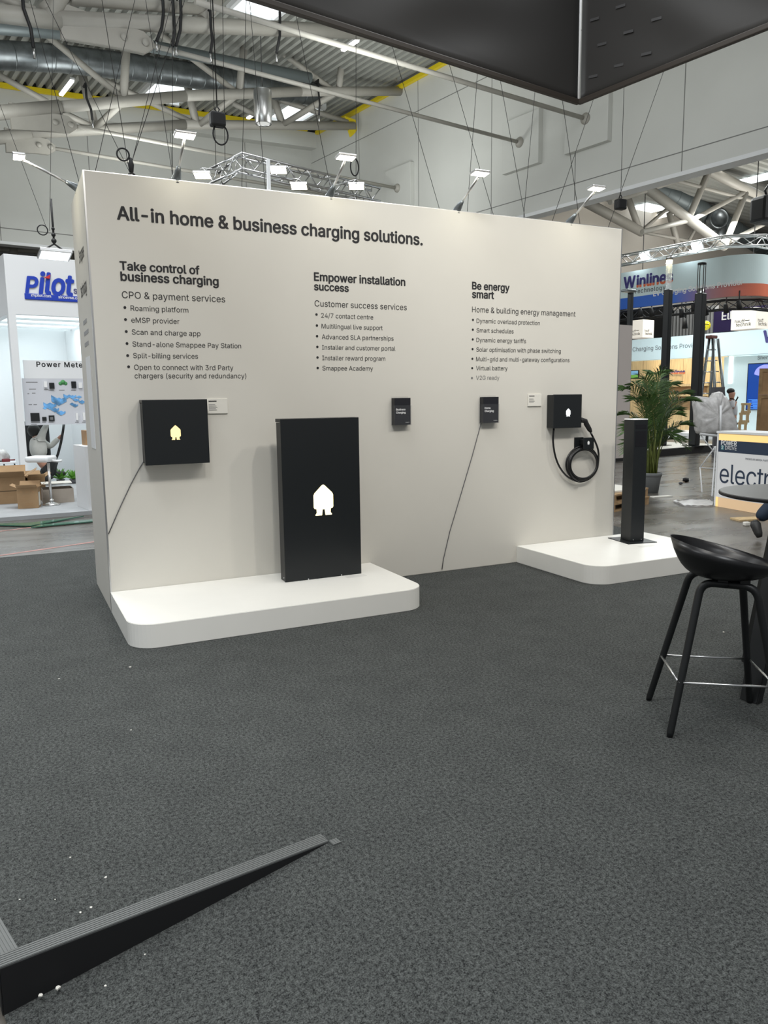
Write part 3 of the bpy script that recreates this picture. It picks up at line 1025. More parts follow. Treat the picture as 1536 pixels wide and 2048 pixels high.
b = MB()
line_on_wall(b, 'All-in home & business charging solutions.', (235.2, 438.6), (844.5, 486.9), offset=0.023, spacing=1.0)
b.build('headline_lettering', M['ink'], wall)
cols = [
    ([('Take control of', (240.5, 539.5), (398.7, 547.5)), ('business charging', (242, 561), (436.7, 568.5))], ('CPO & payment services', (244, 596), (450.3, 602.5)),
     [('Roaming platform', (261.4, 621.2), (376.7, 624), (249.7, 615)), ('eMSP provider', (262.8, 645), (358.9, 646.5), (251, 639)), ('Scan and charge app', (263.8, 669), (401, 671), (252.5, 663)),
      ('Stand-alone Smappee Pay Station', (265.2, 693), (482.2, 694.5), (254, 687)), ('Split-billing services', (266.6, 716), (396, 716.6), (255.3, 711)), ('Open to connect with 3rd Party', (268.4, 739.5), (466.7, 739), (257.2, 733.5)), ('chargers (security and redundancy)', (269.4, 756.6), (492.5, 756), None)]),
    ([('Empower installation', (628.6, 561), (809.9, 569)), ('success', (628.6, 580), (696.9, 582.5))], ('Customer success services', (629.4, 612.6), (813.3, 618.8)),
     [('24/7 contact centre', (642.3, 635.4), (746.3, 637), (632.9, 629)), ('Multilingual live support', (643.2, 656.6), (765.2, 657.7), (633.7, 651)), ('Advanced SLA partnerships', (643.6, 678), (787, 679), (634.1, 672.3)),
      ('Installer and customer portal', (644, 699), (790.6, 699.8), (634.6, 693.8)), ('Installer reward program', (644.5, 720.2), (770.4, 720.2), (635, 714.9)), ('Smappee Academy', (644.9, 740.8), (745.9, 740.6), (635.4, 735.9))]),
    ([('Be energy', (944.4, 578.2), (1018.3, 581.8)), ('smart', (944.4, 595.4), (987.3, 597))], ('Home & building energy management', (944, 624.2), (1150.6, 630.4)),
     [('Dynamic overload protection', (953, 645.7), (1079.3, 647.4), (945.7, 639.7)), ('Smart schedules', (953, 664.7), (1026.9, 665.4), (945.5, 659.4)), ('Dynamic energy tariffs', (952.6, 684), (1051.8, 684.8), (945.3, 678.8)),
      ('Solar optimisation with phase switching', (952.6, 703.3), (1121.4, 704.5), (945, 698.2)), ('Multi-grid and multi-gateway configurations', (952, 722.2), (1138.6, 722.6), (944.6, 717.5)), ('Virtual battery', (952, 740.4), (1014.9, 740), (944.3, 736.3)), ('V2G ready', (952, 759.6), (998.5, 759), (943.8, 756))])]
for heads, sub, bullets in cols:
    b = MB()
    for s_, l_, r_ in heads:
        line_on_wall(b, s_, l_, r_, offset=0.026, spacing=1.0, tall=1.0)
    b.build('heading_lettering', M['ink'], wall)
    b = MB()
    line_on_wall(b, *sub)
    b.build('subheading_lettering', M['ink'], wall)
    b, bl = MB(), MB()
    for s_, l_, r_, d_ in bullets:
        tgt = bl if s_ == 'V2G ready' else b
        line_on_wall(tgt, s_, l_, r_)
        if d_: dot_on_wall(tgt, d_, 0.0095)
    b.build('list_lettering', M['ink'], wall)
    if len(bl.bm.verts): bl.build('list_lettering', M['greyink'], wall)
# end face of the wall, read from the left
b = MB()
for s_, z, y0, wdt in (('Smappee', 2.50, 0.62, 0.36), ('technology', 2.26, 0.66, 0.44)):
    text_bm(b, s_, (0, y0, z), Vector((0, -1, 0)), ZV, width=wdt, offset=0.012, tall=1.5)
b.build('side_lettering', M['ink'], wall)
b = MB()
for k, (z, y0, wdt) in enumerate(((2.06, 0.64, 0.26), (1.98, 0.64, 0.34), (1.90, 0.64, 0.3))):
    for i in range(9):
        b.box(-0.002, -0.0005, y0 - wdt * (i + 0.75) / 9, y0 - wdt * i / 9, z, z + 0.028)
b.build('side_small_print', M['paleink'], wall)


def rounded(x0, x1, y0, y1, r, corners, n=10):
    """outline; corners = set of 'ab' with a in x(0/1), b in y(0/1) that are rounded"""
    pts = []
    for cx, cy, k, st in ((x1, y1, '11', 0), (x0, y1, '01', 90), (x0, y0, '00', 180), (x1, y0, '10', 270)):
        if k in corners:
            ox = cx + (-r if cx == x1 else r)
            oy = cy + (-r if cy == y1 else r)
            pts += [(ox + r * math.cos(math.radians(st + i * 90 / n)), oy + r * math.sin(math.radians(st + i * 90 / n))) for i in range(n + 1)]
        else:
            pts.append((cx, cy))
    return pts


def plinth(name, label, x0, x1, y0, y1, corners):
    b = MB()
    pts = rounded(x0, x1, y0, y1, 0.17, corners)
    b.prism([(x, y, 0.0) for x, y in pts], (0, 0, HPL), 0.003)
    o = b.build(name, M['plinth'])
    for p in o.data.polygons: p.use_smooth = False
    return tag(o, label, 'plinth', 'white display plinths')


plinth('display_plinth', 'low white rounded plinth under the tall black charging cabinet', 0.0, 2.037, -0.972, -0.001, {'00', '10'})
o = plinth('display_plinth', 'low white rounded plinth under the dark charging bollard', 3.5, 5.0, -1.054, -0.001, {'00', '10'})
# ---- house-shaped emblem, drawn on a unit square (height 1, centred)
EMB = [(0.0, 0.5), (0.05, 0.475), (0.30, 0.235), (0.335, 0.16), (0.335, -0.22), (0.31, -0.265), (0.245, -0.285), (0.235, -0.40), (0.285, -0.47), (0.275, -0.49), (0.06, -0.49), (0.035, -0.30), (-0.035, -0.30), (-0.06, -0.49), (-0.275, -0.49), (-0.285, -0.47), (-0.235, -0.40), (-0.245, -0.285), (-0.31, -0.265), (-0.335, -0.22), (-0.335, 0.16), (-0.30, 0.235), (-0.05, 0.475)]


def emblem(parent, name, c, h, m, y, depth=0.002):
    b = MB()
    b.prism([(c[0] + px * h, y, c[1] + pz * h) for px, pz in EMB], (0, -depth, 0))
    return b.build(name, m, parent)


# ---- tall cabinet
sx0, sx1, sy0, sy1 = 1.190, 1.806, -0.335, -0.215
zt = PY(563, 838, sy0).z
t = thing('charging_station', 'tall black charging cabinet with a glowing house emblem on the left plinth', 'charging station', ((sx0 + sx1) / 2, (sy0 + sy1) / 2, HPL))
b = MB(); b.box(sx0, sx1, sy0, sy0 + 0.022, HPL + 0.001, zt, 0.0025); b.build('front_panel', M['black'], t)
b = MB(); b.box(sx0 + 0.006, sx1 - 0.006, sy0 + 0.024, sy1, HPL + 0.001, zt - 0.028, 0.002)
b.build('body', M['black'], t)
b = MB(); b.box(sx0 + 0.001, sx1 - 0.001, sy0 + 0.022, sy1, zt - 0.024, zt, 0.002); b.build('top_cap', M['black'], t)
e0, e1 = PY(646, 969, sy0), PY(646, 1031, sy0)
emblem(t, 'lit_emblem', (e0.x, (e0.z + e1.z) / 2), e0.z - e1.z, M['logo'], sy0 + 0.0005)
b = MB()
for px in ((617, 1158.5), (683, 1150)):
    p = PY(*px, sy0)
    b.lathe([(0.005, 0), (0.005, 0.002), (0, 0.003)], (p.x, sy0, p.z), (0, -1, 0), 10)
p = PX(570, 1157, sx0 + 0.006)
b.lathe([(0.005, 0), (0.005, 0.002), (0, 0.003)], (sx0 + 0.006, sy0 + 0.05, HPL + 0.025), (-1, 0, 0), 10)
b.build('screw', M['chrome'], t)

# ---- left wall box
fy = -0.13
a, c = PY(286, 801, fy), PY(419, 926, fy)
d_, e_ = PY(415, 797, fy), PY(289, 931, fy)
bx0, bx1, bz0, bz1 = (a.x + e_.x) / 2, (c.x + d_.x) / 2, (c.z + e_.z) / 2, (a.z + d_.z) / 2
t = thing('wall_charger', 'wide black wall charger with a dim amber house emblem, left on the wall', 'wall charger', ((bx0 + bx1) / 2, fy / 2, bz0))
b = MB(); b.box(bx0, bx1, fy, fy + 0.02, bz0, bz1, 0.0025); b.build('front_panel', M['black'], t)
b = MB(); b.box(bx0 + 0.004, bx1 - 0.004, fy + 0.022, -0.001, bz0 + 0.012, bz1 - 0.024, 0.002); b.build('body', M['black'], t)
b = MB(); b.box(bx0 + 0.001, bx1 - 0.001, fy + 0.02, -0.001, bz1 - 0.02, bz1, 0.002); b.build('top_cap', M['black'], t)
e0, e1 = PY(350.5, 850.5, fy), PY(350.5, 880, fy)
emblem(t, 'lit_emblem', (e0.x, (e0.z + e1.z) / 2), e0.z - e1.z, M['logo2'], fy + 0.0005)

# ---- right square wall box
fy = -0.105
a, c = PY(1108, 789, fy), PY(1163, 855, fy)
qx0, qx1, qz0, qz1 = a.x, c.x, c.z, a.z
t = thing('wall_charger', 'small square black wall charger with a bright white emblem, right on the wall', 'wall charger', ((qx0 + qx1) / 2, fy / 2, qz0))
b = MB(); b.box(qx0, qx1, fy, fy + 0.018, qz0, qz1, 0.006, 3); b.build('front_panel', M['black'], t)
b = MB(); b.box(qx0 + 0.004, qx1 - 0.004, fy + 0.0185, -0.001, qz0 + 0.003, qz1 - 0.003, 0.006, 3); b.build('body', M['black'], t)
e0 = PY(1136.5, 825, fy)
emblem(t, 'lit_emblem', (e0.x, e0.z), 0.068, M['logo3'], fy + 0.0005)

# ---- cable hook and cable
hy0 = -0.075
a, c = PY(1151, 875, -0.02), PY(1186, 898, hy0)
t = thing('cable_holder', 'black angled cable hook with a small white emblem below the square charger', 'cable holder', (a.x, -0.02, c.z))
b = MB(); b.box(a.x, a.x + 0.10, -0.014, -0.001, c.z + 0.01, a.z, 0.002); b.build('back_plate', M['black'], t)
fx0, fx1 = PY(1166, 880, -0.09).x, PY(1186, 880, -0.09).x
fz0, fz1 = PY(1176, 898, -0.09).z, PY(1176, 875, -0.09).z
b = MB(); b.box(fx0, fx1, -0.105, -0.09, fz0, fz1, 0.003); b.build('front_plate', M['black'], t)
b = MB(); b.box(fx0 + 0.02, fx1 - 0.02, -0.09, -0.014, fz1 - 0.07, fz1 - 0.02, 0.008); b.build('arm', M['black'], t)
p = PY(1177, 885.5, -0.105)
emblem(t, 'emblem', (p.x, p.z), 0.035, M['whiteink'], -0.1045)

cc = PY(1165, 928, -0.05)
rx, rz = (PY(1198, 928, -0.05).x - PY(1133, 928, -0.05).x) / 2, (PY(1165, 893, -0.05).z - PY(1165, 964, -0.05).z) / 2
t = thing('charging_cable', 'thick black charging cable coiled on the hook below the square charger', 'cable', (cc.x, -0.05, cc.z - rz))
pts = [Vector((PY(1107, 856, -0.05).x, -0.055, qz0 - 0.0))]
for px in ((1106, 875), (1107, 893), (1111, 914), (1119, 934), (1131, 950), (1144, 959)):
    p = PY(*px, -0.05)
    pts.append(Vector((p.x, -0.05, p.z)))
turns = 4
N = 28
a0 = math.radians(262)
for i in range(turns * N + int(N * 0.30)):
    k = i / N
    ang = a0 + 2 * PI * k
    g = 1.10 - 0.085 * min(k, 3.0) + (0.26 if k > turns - 0.9 else 0) * min(1, max(0, (k - turns + 0.9)) / 1.1)
    pts.append(Vector((cc.x + rx * 0.93 * g * math.cos(ang), -0.035 - 0.011 * (k % 4), cc.z + rz * 0.93 * g * math.sin(ang) - (0.93 - 0.93 * g) * rz * 0.15)))
for px in ((1198, 908), (1195, 893), (1189, 879), (1182, 865)):
    p = PY(*px, -0.09)
    pts.append(Vector((p.x, -0.085, p.z)))
sm = []
for i in range(len(pts) - 1):
    p0, p1, p2, p3 = pts[max(i - 1, 0)], pts[i], pts[i + 1], pts[min(i + 2, len(pts) - 1)]
    for s in (0, 0.5):
        sm.append(0.5 * ((2 * p1) + (p2 - p0) * s + (2 * p0 - 5 * p1 + 4 * p2 - p3) * s * s + (3 * p1 - p0 - 3 * p2 + p3) * s ** 3))
sm.append(pts[-1])
b = MB(); b.tube(sm, 0.0088, 8); b.build('cord', M['rubber'], t)
A, B2, C2 = PY(1182, 864, -0.085), PY(1171, 845, -0.085), PY(1163.5, 841, -0.085)
b = MB(); b.tube([A, A + (B2 - A) * 0.25, A + (B2 - A) * 0.9, B2 + ZV * 0.012, C2 + ZV * 0.004, C2 - Vector((0.02, 0, 0))], 0.02, 12, radii=[0.012, 0.021, 0.023, 0.022, 0.024, 0.026])
b.build('connector', M['blackmatt'], t)

# ---- thin leads
def lead(label, pts, Y=-0.006, r=0.0035):
    b = MB()
    b.tube([PY(*p, Y) for p in pts], r, 6)
    tag(b.build('thin_cable', mat('grey_lead', (0.10, 0.10, 0.105), 0.5)), label, 'cable', 'thin leads on the wall')


lead('thin grey lead hanging from the left wall charger to the wall edge', [(289, 920), (278, 938), (262, 968), (240, 1015), (217, 1068)])
lead('thin grey lead running down the wall from the right brochure holder to the carpet', [(963, 842), (958, 862), (945, 910), (920, 995), (900, 1062), (887, 1118), (884, 1139)])


# ---- brochure holders
def holder(px0, px1, word, lab_h, lab_b):
    a, c = PY(*px0, -0.058), PY(*px1, -0.058)
    x0, x1, z0, z1 = a.x, c.x, c.z, a.z
    t = thing('brochure_holder', lab_h, 'brochure holder', ((x0 + x1) / 2, -0.03, z0 - 0.01))
    ht = z0 + (z1 - z0) * 0.72
    b = MB()
    b.box(x0 - 0.006, x1 + 0.006, -0.064, -0.061, z0 - 0.008, ht)
    b.build('front_pane', M['acrylic'], t)
    b = MB()
    b.box(x0 - 0.006, x0 - 0.003, -0.061, -0.003, z0 - 0.008, ht)
    b.build('side_pane', M['acrylic'], t)
    b = MB()
    b.box(x1 + 0.003, x1 + 0.006, -0.061, -0.003, z0 - 0.008, ht)
    b.build('side_pane', M['acrylic'], t)
    b = MB()
    b.box(x0 - 0.006, x1 + 0.006, -0.004, -0.001, z0 - 0.008, z1 + 0.012)
    b.build('back_pane', M['acrylic'], t)
    b = MB()
    b.box(x0 - 0.006, x1 + 0.006, -0.061, -0.003, z0 - 0.009, z0 - 0.005)
    b.build('base_pane', M['acrylic'], t)
    # the booklets standing in it
    tb = thing('brochure', lab_b, 'brochure', ((x0 + x1) / 2, -0.055, z0 - 0.004))
    b = MB(); b.box(x0, x1, -0.058, -0.0535, z0 - 0.004, z1, 0.0008); b.build('booklet', M['brochure'], tb)
    b = MB()
    wd = (x1 - x0)
    sc = text_bm(b, word[0], (x0 + wd * 0.09, -0.0581, z0 + (z1 - z0) * 0.53), XD, UD, size=wd * 0.2, offset=0.03)
    text_bm(b, word[1], (x0 + wd * 0.09, -0.0581, z0 + (z1 - z0) * 0.41), XD, UD, size=wd * 0.2, offset=0.03)
    text_bm(b, 'smappee', (x0 + wd * 0.66, -0.0581, z0 + (z1 - z0) * 0.06), XD, UD, width=wd * 0.25)
    b.build('title_lettering', M['whiteink'], tb)
    for k in range(7):
        y = -0.052 + k * 0.0068
        b = MB()
        b.box(x0, x1, y, y + 0.0055, z0 - 0.004, z1 - random.uniform(0, 0.002))
        tag(b.build('brochure', M['brochure']), 'black brochure standing behind the front one ' + ('in the left holder' if word[0] == 'Business' else 'in the right holder'), 'brochure', 'brochures behind the front one, ' + ('left' if word[0] == 'Business' else 'right') + ' holder')


holder((789, 796), (821.5, 848), ('Business', 'Charging'), 'clear acrylic brochure holder beside the tall cabinet, nearer the wall middle', 'black brochure titled Business Charging in the left holder')
holder((966.5, 794), (997, 844), ('Home', 'Charging'), 'clear acrylic brochure holder with a thin lead below, right of the middle', 'black brochure titled Home Charging in the right holder')


def bars(mb, x0, z0, wd, h, n, y, gap=0.6):
    for i in range(n):
        mb.box(x0, x0 + wd * (0.75 + 0.25 * ((i * 37) % 5) / 4), y - 0.0006, y, z0 - h * (1 + gap) * i - h, z0 - h * (1 + gap) * i)


def placard(label, px0, px1, big):
    a, c = PY(*px0, -0.012), PY(*px1, -0.012)
    t = thing('info_placard', label, 'placard', (a.x, -0.006, c.z), 'white info placards')
    b = MB(); b.box(a.x, c.x, -0.012, -0.001, c.z, a.z, 0.001); b.build('plate', M['paper'], t)
    b = MB()
    W, H = c.x - a.x, a.z - c.z
    bars(b, a.x + W * 0.07, a.z - H * 0.12, W * 0.52, H * 0.07, 1, -0.012)
    b.build('title_print', M['ink'], t)
    b = MB()
    bars(b, a.x + W * 0.07, a.z - H * 0.38, W * 0.42, H * 0.035, big, -0.012, 1.6)
    b.build('small_print', M['greyink'], t)


placard('white info placard at the upper right corner of the wide wall charger', (414, 798), (456, 826.5), 5)
placard('white info placard just left of the square wall charger', (1056.5, 788.5), (1083, 812), 4)


def clear_plate(label, px, wd, dp):
    p = PZ(*px, HPL)
    b = MB()
    b.box(p.x - wd / 2, p.x + wd / 2, p.y - dp / 2, p.y + dp / 2, HPL + 0.0005, HPL + 0.005, 0.001)
    tag(b.build('name_plate', M['acrylic']), label, 'name plate', 'clear name plates')


clear_plate('clear flat name plate on the left plinth by the cabinet foot', (712, 1153), 0.16, 0.05)
clear_plate('clear flat name plate on the right plinth before the bollard', (1292, 1093), 0.16, 0.05)

# ---- bollard, turned against the wall
bc = Vector((4.565, -0.318, HPL))
bax = Vector((0.93, 0.02, 0)).normalized()
A, B2, C2, D2 = PZ(1214, 1076, HPL), PZ(1260.2, 1089.4, HPL), PZ(1310.9, 1083.8, HPL), PZ(1272, 1073.7, HPL)
bc = (A + B2 + C2 + D2) / 4
ex = ((C2 - B2) + (D2 - A)).normalized()
ey = Vector((-ex.y, ex.x, 0))
t = thing('charging_bollard', 'slim dark charging bollard with a lit white cap on the right plinth', 'bollard', bc)
b = MB(); b.obox(bc - ex * 0.15 - ey * 0.17, ex * 0.30, ey * 0.34, ZV * 0.006, 0.001); b.build('base_plate', M['black'], t)
pw, pd = 0.07, 0.082
ztop = PY(1268, 838, bc.y - 0.05).z
b = MB(); b.obox(bc - ex * pw - ey * pd + ZV * 0.006, ex * 2 * pw, ey * 2 * pd, ZV * (ztop - HPL - 0.014), 0.004); b.build('post', M['black'], t)
b = MB(); b.obox(bc - ex * pw - ey * pd + ZV * (ztop - HPL - 0.007), ex * 2 * pw, ey * 2 * pd, ZV * 0.007, 0.002); b.build('lit_cap', mat('pale_lit_cap', (0.9, 0.9, 0.88), 0.4, emit=0.5), t)
b = MB()
o_ = bc - ey * (pd + 0.001) + ZV * (ztop - HPL)
for z0, z1 in ((-0.09, -0.05), (-0.25, -0.11)):
    b.obox(o_ - ex * pw * 0.8 + ZV * z0, ex * pw * 1.6, ey * 0.003, ZV * (z1 - z0), 0.001)
b.build('reader_panel', mat('glossy_black_panel', (0.006, 0.006, 0.008), 0.2), t)
b = MB()
for k in (-0.6, 0.6):
    b.lathe([(0.004, 0), (0.004, 0.002), (0, 0.003)], bc - ey * (pd + 0.0) + ex * pw * k + ZV * 0.02, -ey, 8)
b.build('screw', M['chrome'], t)


# ---- floodlights on arms along the wall top
def flood_head(parent, c, axis, down, wd, dp, th, lens_m):
    """flat LED flood: body with the lens on the side facing 'down'"""
    a = axis.normalized()
    dn = down.normalized()
    f = a.cross(dn).normalized()
    b = MB()
    b.obox(c - a * wd / 2 - f * dp / 2 - dn * th, a * wd, f * dp, dn * th, 0.006)
    h = b.build('lamp_head', M['alu'], parent)
    b = MB()
    b.obox(c - a * wd * 0.45 - f * dp * 0.43 - dn * 0.001, a * wd * 0.9, f * dp * 0.86, dn * 0.004)
    b.build('lens', lens_m, h)


def arm_light(label, base, head, axis, down, e=9):
    base, head = Vector(base), Vector(head)
    t = thing('arm_spotlight', label, 'spotlight', base, 'floodlights on arms along the wall top')
    b = MB()
    d = (head - base).normalized()
    b.tube([base - ZV * 0.03, base + ZV * 0.0, base + d * 0.06, base + d * 0.1], 0.03, 10, radii=[0.034, 0.034, 0.022, 0.012])
    b.build('clamp', M['galv'], t)
    b = MB(); b.cyl(base + d * 0.05, head - d * 0.02, 0.009, seg=8); b.build('arm', M['alu'], t)
    flood_head(t, head, Vector(axis), Vector(down), 0.14, 0.085, 0.02, M['lamp'])
    area('arm_lamp', head + Vector(down).normalized() * 0.02, head + Vector(down) * 2, 0.12, e, (1.0, 0.94, 0.72))


for bp_, hp_, lab in (((353, 350), (370, 272), 'leftmost front floodlight on an arm, above the word home'), ((660, 384), (692, 316), 'front floodlight on an arm above the end of the headline'), ((915, 413), (960, 348), 'front floodlight on an arm above the blank right half of the wall'), ((1140, 440), (1193, 378), 'rightmost front floodlight on an arm, near the right end of the wall')):
    B0 = PY(*bp_, 0.02)
    H0 = PX(*hp_, B0.x + 0.02)
    arm_light(lab, (B0.x, 0.03, WH + 0.015), H0, (1, 0, 0), (0, -0.12, -0.99), 0.8)
B0 = PX(150, 365, 0)
H0 = PY(38, 315, B0.y)
arm_light('floodlight on an arm reaching left from the end face of the wall', (0.03, B0.y, WH + 0.015), H0, (0, 1, 0), (0.0, -0.2, -0.98), 2.5)

# ---- hanging black canopy
cz = 4.2
CP = PZ(1157, 203, cz)
cu, cv, _z = hloc(CP)
S_, HH = 5.0, 1.55
t = thing('hanging_canopy', 'black stretched-fabric canopy box hanging above the stand', 'canopy', CP)


def drape(name, p0, du, L, m, seed):
    """a stretched cloth face with soft sag folds near its corner"""
    b = MB()
    nu, nz = 60, 22
    nrm = du.cross(ZV)
    rnd = random.Random(seed)
    g = []
    for i in range(nu + 1):
        row = []
        for j in range(nz + 1):
            s, z = L * i / nu, HH * j / nz
            fold = 0.022 * math.sin(9 * (z * 0.9 + s * 0.55) + 1.5 * math.sin(2 * s + seed)) * math.exp(-((s - 1.5) / 0.9) ** 2) * math.exp(-((z - 0.35) / 0.45) ** 2)
            edge = min(1, s / 0.1) * min(1, z / 0.05)
            row.append(b.bm.verts.new(p0 + du * s + ZV * z + nrm * (fold * edge)))
        g.append(row)
    for i in range(nu):
        for j in range(nz):
            f = b.bm.faces.new([g[i][j], g[i + 1][j], g[i + 1][j + 1], g[i][j + 1]])
            f.smooth = True
    o = b.build(name, m, t)
    sm_ = o.modifiers.new('thickness', 'SOLIDIFY')
    sm_.thickness = 0.004
    return o


gap = 0.02
drape('fabric_face', CP - HX * gap, -HX, S_ - gap, M['fabric'], 1)
drape('fabric_face', CP - HY * gap, -HY, S_ - gap, M['fabric'], 4)
drape('fabric_face', CP - HX * S_ - HY * gap, -HY, S_ - gap, M['fabric'], 2)
drape('fabric_face', CP - HY * S_ - HX * gap, -HX, S_ - gap, M['fabric'], 3)
b = MB()
for p, d in ((CP, -HX), (CP, -HY), (CP - HX * S_, -HY), (CP - HY * S_, -HX)):
    n_ = Vector((-d.y, d.x, 0))
    b.obox(p - n_ * 0.022 - ZV * 0.03, d * S_, n_ * 0.044, ZV * 0.045, 0.008)
b.build('bottom_frame', M['hem'], t)
b = MB()
b.cyl(CP + HX * 0.01 + HY * 0.01, CP + ZV * HH + HX * 0.01 + HY * 0.01, 0.012, seg=8)
b.build('corner_post', M['white'], t)
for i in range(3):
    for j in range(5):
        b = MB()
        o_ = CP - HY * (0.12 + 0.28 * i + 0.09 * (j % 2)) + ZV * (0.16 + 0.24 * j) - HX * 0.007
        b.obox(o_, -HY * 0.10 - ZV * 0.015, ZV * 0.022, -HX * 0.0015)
        b.build('glare_dash', M['stripe'], t)  # glare on the cloth, laid on as thin paler dashes
b = MB()
for du_, dv_ in ((0, 0), (S_, 0), (0, S_), (S_, S_)):
    p = CP - HX * du_ - HY * dv_ + ZV * HH
    b.cyl(p, Vector((p.x, p.y, 11.4)), 0.006, seg=6)
b.build('suspension_wire', M['wire'], t)

# ---- bar stool
L1, L2, L3 = PZ(1297, 1400, 0), PZ(1339, 1474, 0), PZ(1499, 1405, 0)
L4 = L2 + L3 - L1
T1, T2, T3 = Vector((2.267, -3.097, 0.665)), Vector((2.135, -3.277, 0.665)), Vector((2.397, -3.275, 0.665))
T4 = T2 + T3 - T1
ctr = (L2 + L3) / 2
t = thing('bar_stool', 'black bar stool with a low moulded seat on bent wooden legs', 'bar stool', ctr)


def square_leg(name, A, B2, w0, w1, bend_to):
    """tapered bent leg from the floor at A to the corner B2, then turning along the top rail"""
    b = MB()
    d = (B2 - A).normalized()
    e = (bend_to - B2).normalized()
    pts = [A, A + d * 0.02, A + (B2 - A) * 0.6, B2 - d * 0.055]
    rr = [w0 * 0.8, w0, (w0 + w1) / 2, w1]
    for k in range(1, 6):
        s = k / 6
        p0, p1, p2 = B2 - d * 0.055, B2, B2 + e * 0.055
        pts.append(p0 * (1 - s) ** 2 + p1 * 2 * s * (1 - s) + p2 * s * s)
        rr.append(w1)
    pts.append(B2 + e * 0.055)
    rr.append(w1)
    pts.append((B2 + bend_to) / 2)
    rr.append(w1)
    b.tube(pts, 0.015, 10, radii=rr)
    b.build(name, M['blackwood'], t)


for A, B2, to in ((L1, T1, T3), (L3, T3, T1), (L2, T2, T4), (L4, T4, T2)):
    square_leg('leg', A, B2, 0.0155, 0.0175, to)
b = MB()
for s in (0.3, 0.7):
    p, q = T1.lerp(T3, s), T2.lerp(T4, s)
    b.obox(p - Vector((0.012, 0.012, -0.012)), (q - p), (T3 - T1).normalized() * 0.04, ZV * 0.018)
b.build('seat_rail', M['blackwood'], t)
fz = [PZ(1341, 1283, 0).z] 
def on_leg(A, B2, z): return A + (B2 - A) * (z / B2.z)
zf = 0.235
cr = [on_leg(L1, T1, zf), on_leg(L2, T2, zf), on_leg(L4, T4, zf), on_leg(L3, T3, zf)]
mid = (cr[0] + cr[1] + cr[2] + cr[3]) / 4
cr = [mid + (c - mid) * 1.05 for c in cr]
b = MB()
for i in range(4):
    b.cyl(cr[i], cr[(i + 1) % 4], 0.0052, seg=8)
b.build('footrest', M['chrome'], t)
# the shell: a shallow bucket whose rim climbs towards the back
bk = Vector((-0.86, 0.51, 0)).normalized()
sd = Vector((-bk.y, bk.x, 0))
sc_ = (T1 + T4) / 2
b = MB()
rows, NA = [], 40


def shell_pt(r, ang, off):
    ca, sa = math.cos(ang), math.sin(ang)
    A_, B_ = (0.225 if ca > 0 else 0.225), 0.235
    back = (1 + ca) / 2
    rim = 0.05 + 0.115 * back
    zz = 0.688 + rim * max(0, r) ** 3.2
    flare = r ** 0.68
    p = sc_ + bk * (A_ * ca * flare) + sd * (B_ * sa * flare)
    p.z = zz + off
    return p


for off, order in ((0.0, 1), (-0.011, -1)):
    base = [[b.bm.verts.new(shell_pt(ri / 10 + (0.012 if off and ri == 10 else 0), 2 * PI * k / NA, off * (0.35 if ri == 10 else 1))) for k in range(NA)] for ri in range(1, 11)]
    cen = b.bm.verts.new(shell_pt(0, 0, off))
    for k in range(NA):
        f = b.bm.faces.new([cen, base[0][k], base[0][(k + 1) % NA]])
    for i in range(9):
        for k in range(NA):
            b.bm.faces.new([base[i][k], base[i + 1][k], base[i + 1][(k + 1) % NA], base[i][(k + 1) % NA]])
    rows.append(base[-1])
for k in range(NA):
    b.bm.faces.new([rows[0][k], rows[1][k], rows[1][(k + 1) % NA], rows[0][(k + 1) % NA]])
for f in b.bm.faces: f.smooth = True
bmesh.ops.recalc_face_normals(b.bm, faces=b.bm.faces[:])
b.build('seat', M['seatplastic'], t)

# ---- high round table
tc = Vector((2.945, -3.149, 0))
t = thing('bar_table', 'dark round bar table at the right picture edge beside the stool', 'table', tc)
b = MB(); b.lathe([(0, 0.978), (0.36, 0.978), (0.376, 0.984), (0.376, 0.996), (0.372, 1.0), (0, 1.0)], tc, ZV, 64, smooth=False); b.build('table_top', M['tabletop'], t)
b = MB(); b.lathe([(0.376, 0.983), (0.3775, 0.985), (0.3775, 0.995), (0.376, 0.997)], tc, ZV, 64); b.build('edge_band', M['blackmatt'], t)
fo = PZ(1496, 1404, 0)
d0 = (Vector((fo.x, fo.y, 0)) - tc)
ang0 = math.atan2(d0.y, d0.x)
for k in range(3):
    a_ = ang0 + k * 2 * PI / 3
    d_ = Vector((math.cos(a_), math.sin(a_), 0))
    s_ = Vector((-d_.y, d_.x, 0))
    b = MB()
    f0 = tc + d_ * d0.length
    b.prism([f0 - s_ * 0.045, f0 + s_ * 0.045, tc + d_ * 0.10 + s_ * 0.07 + ZV * 0.977, tc + d_ * 0.10 - s_ * 0.07 + ZV * 0.977], -d_ * 0.05, 0.004)
    b.build('leg', M['blackwood'], t)

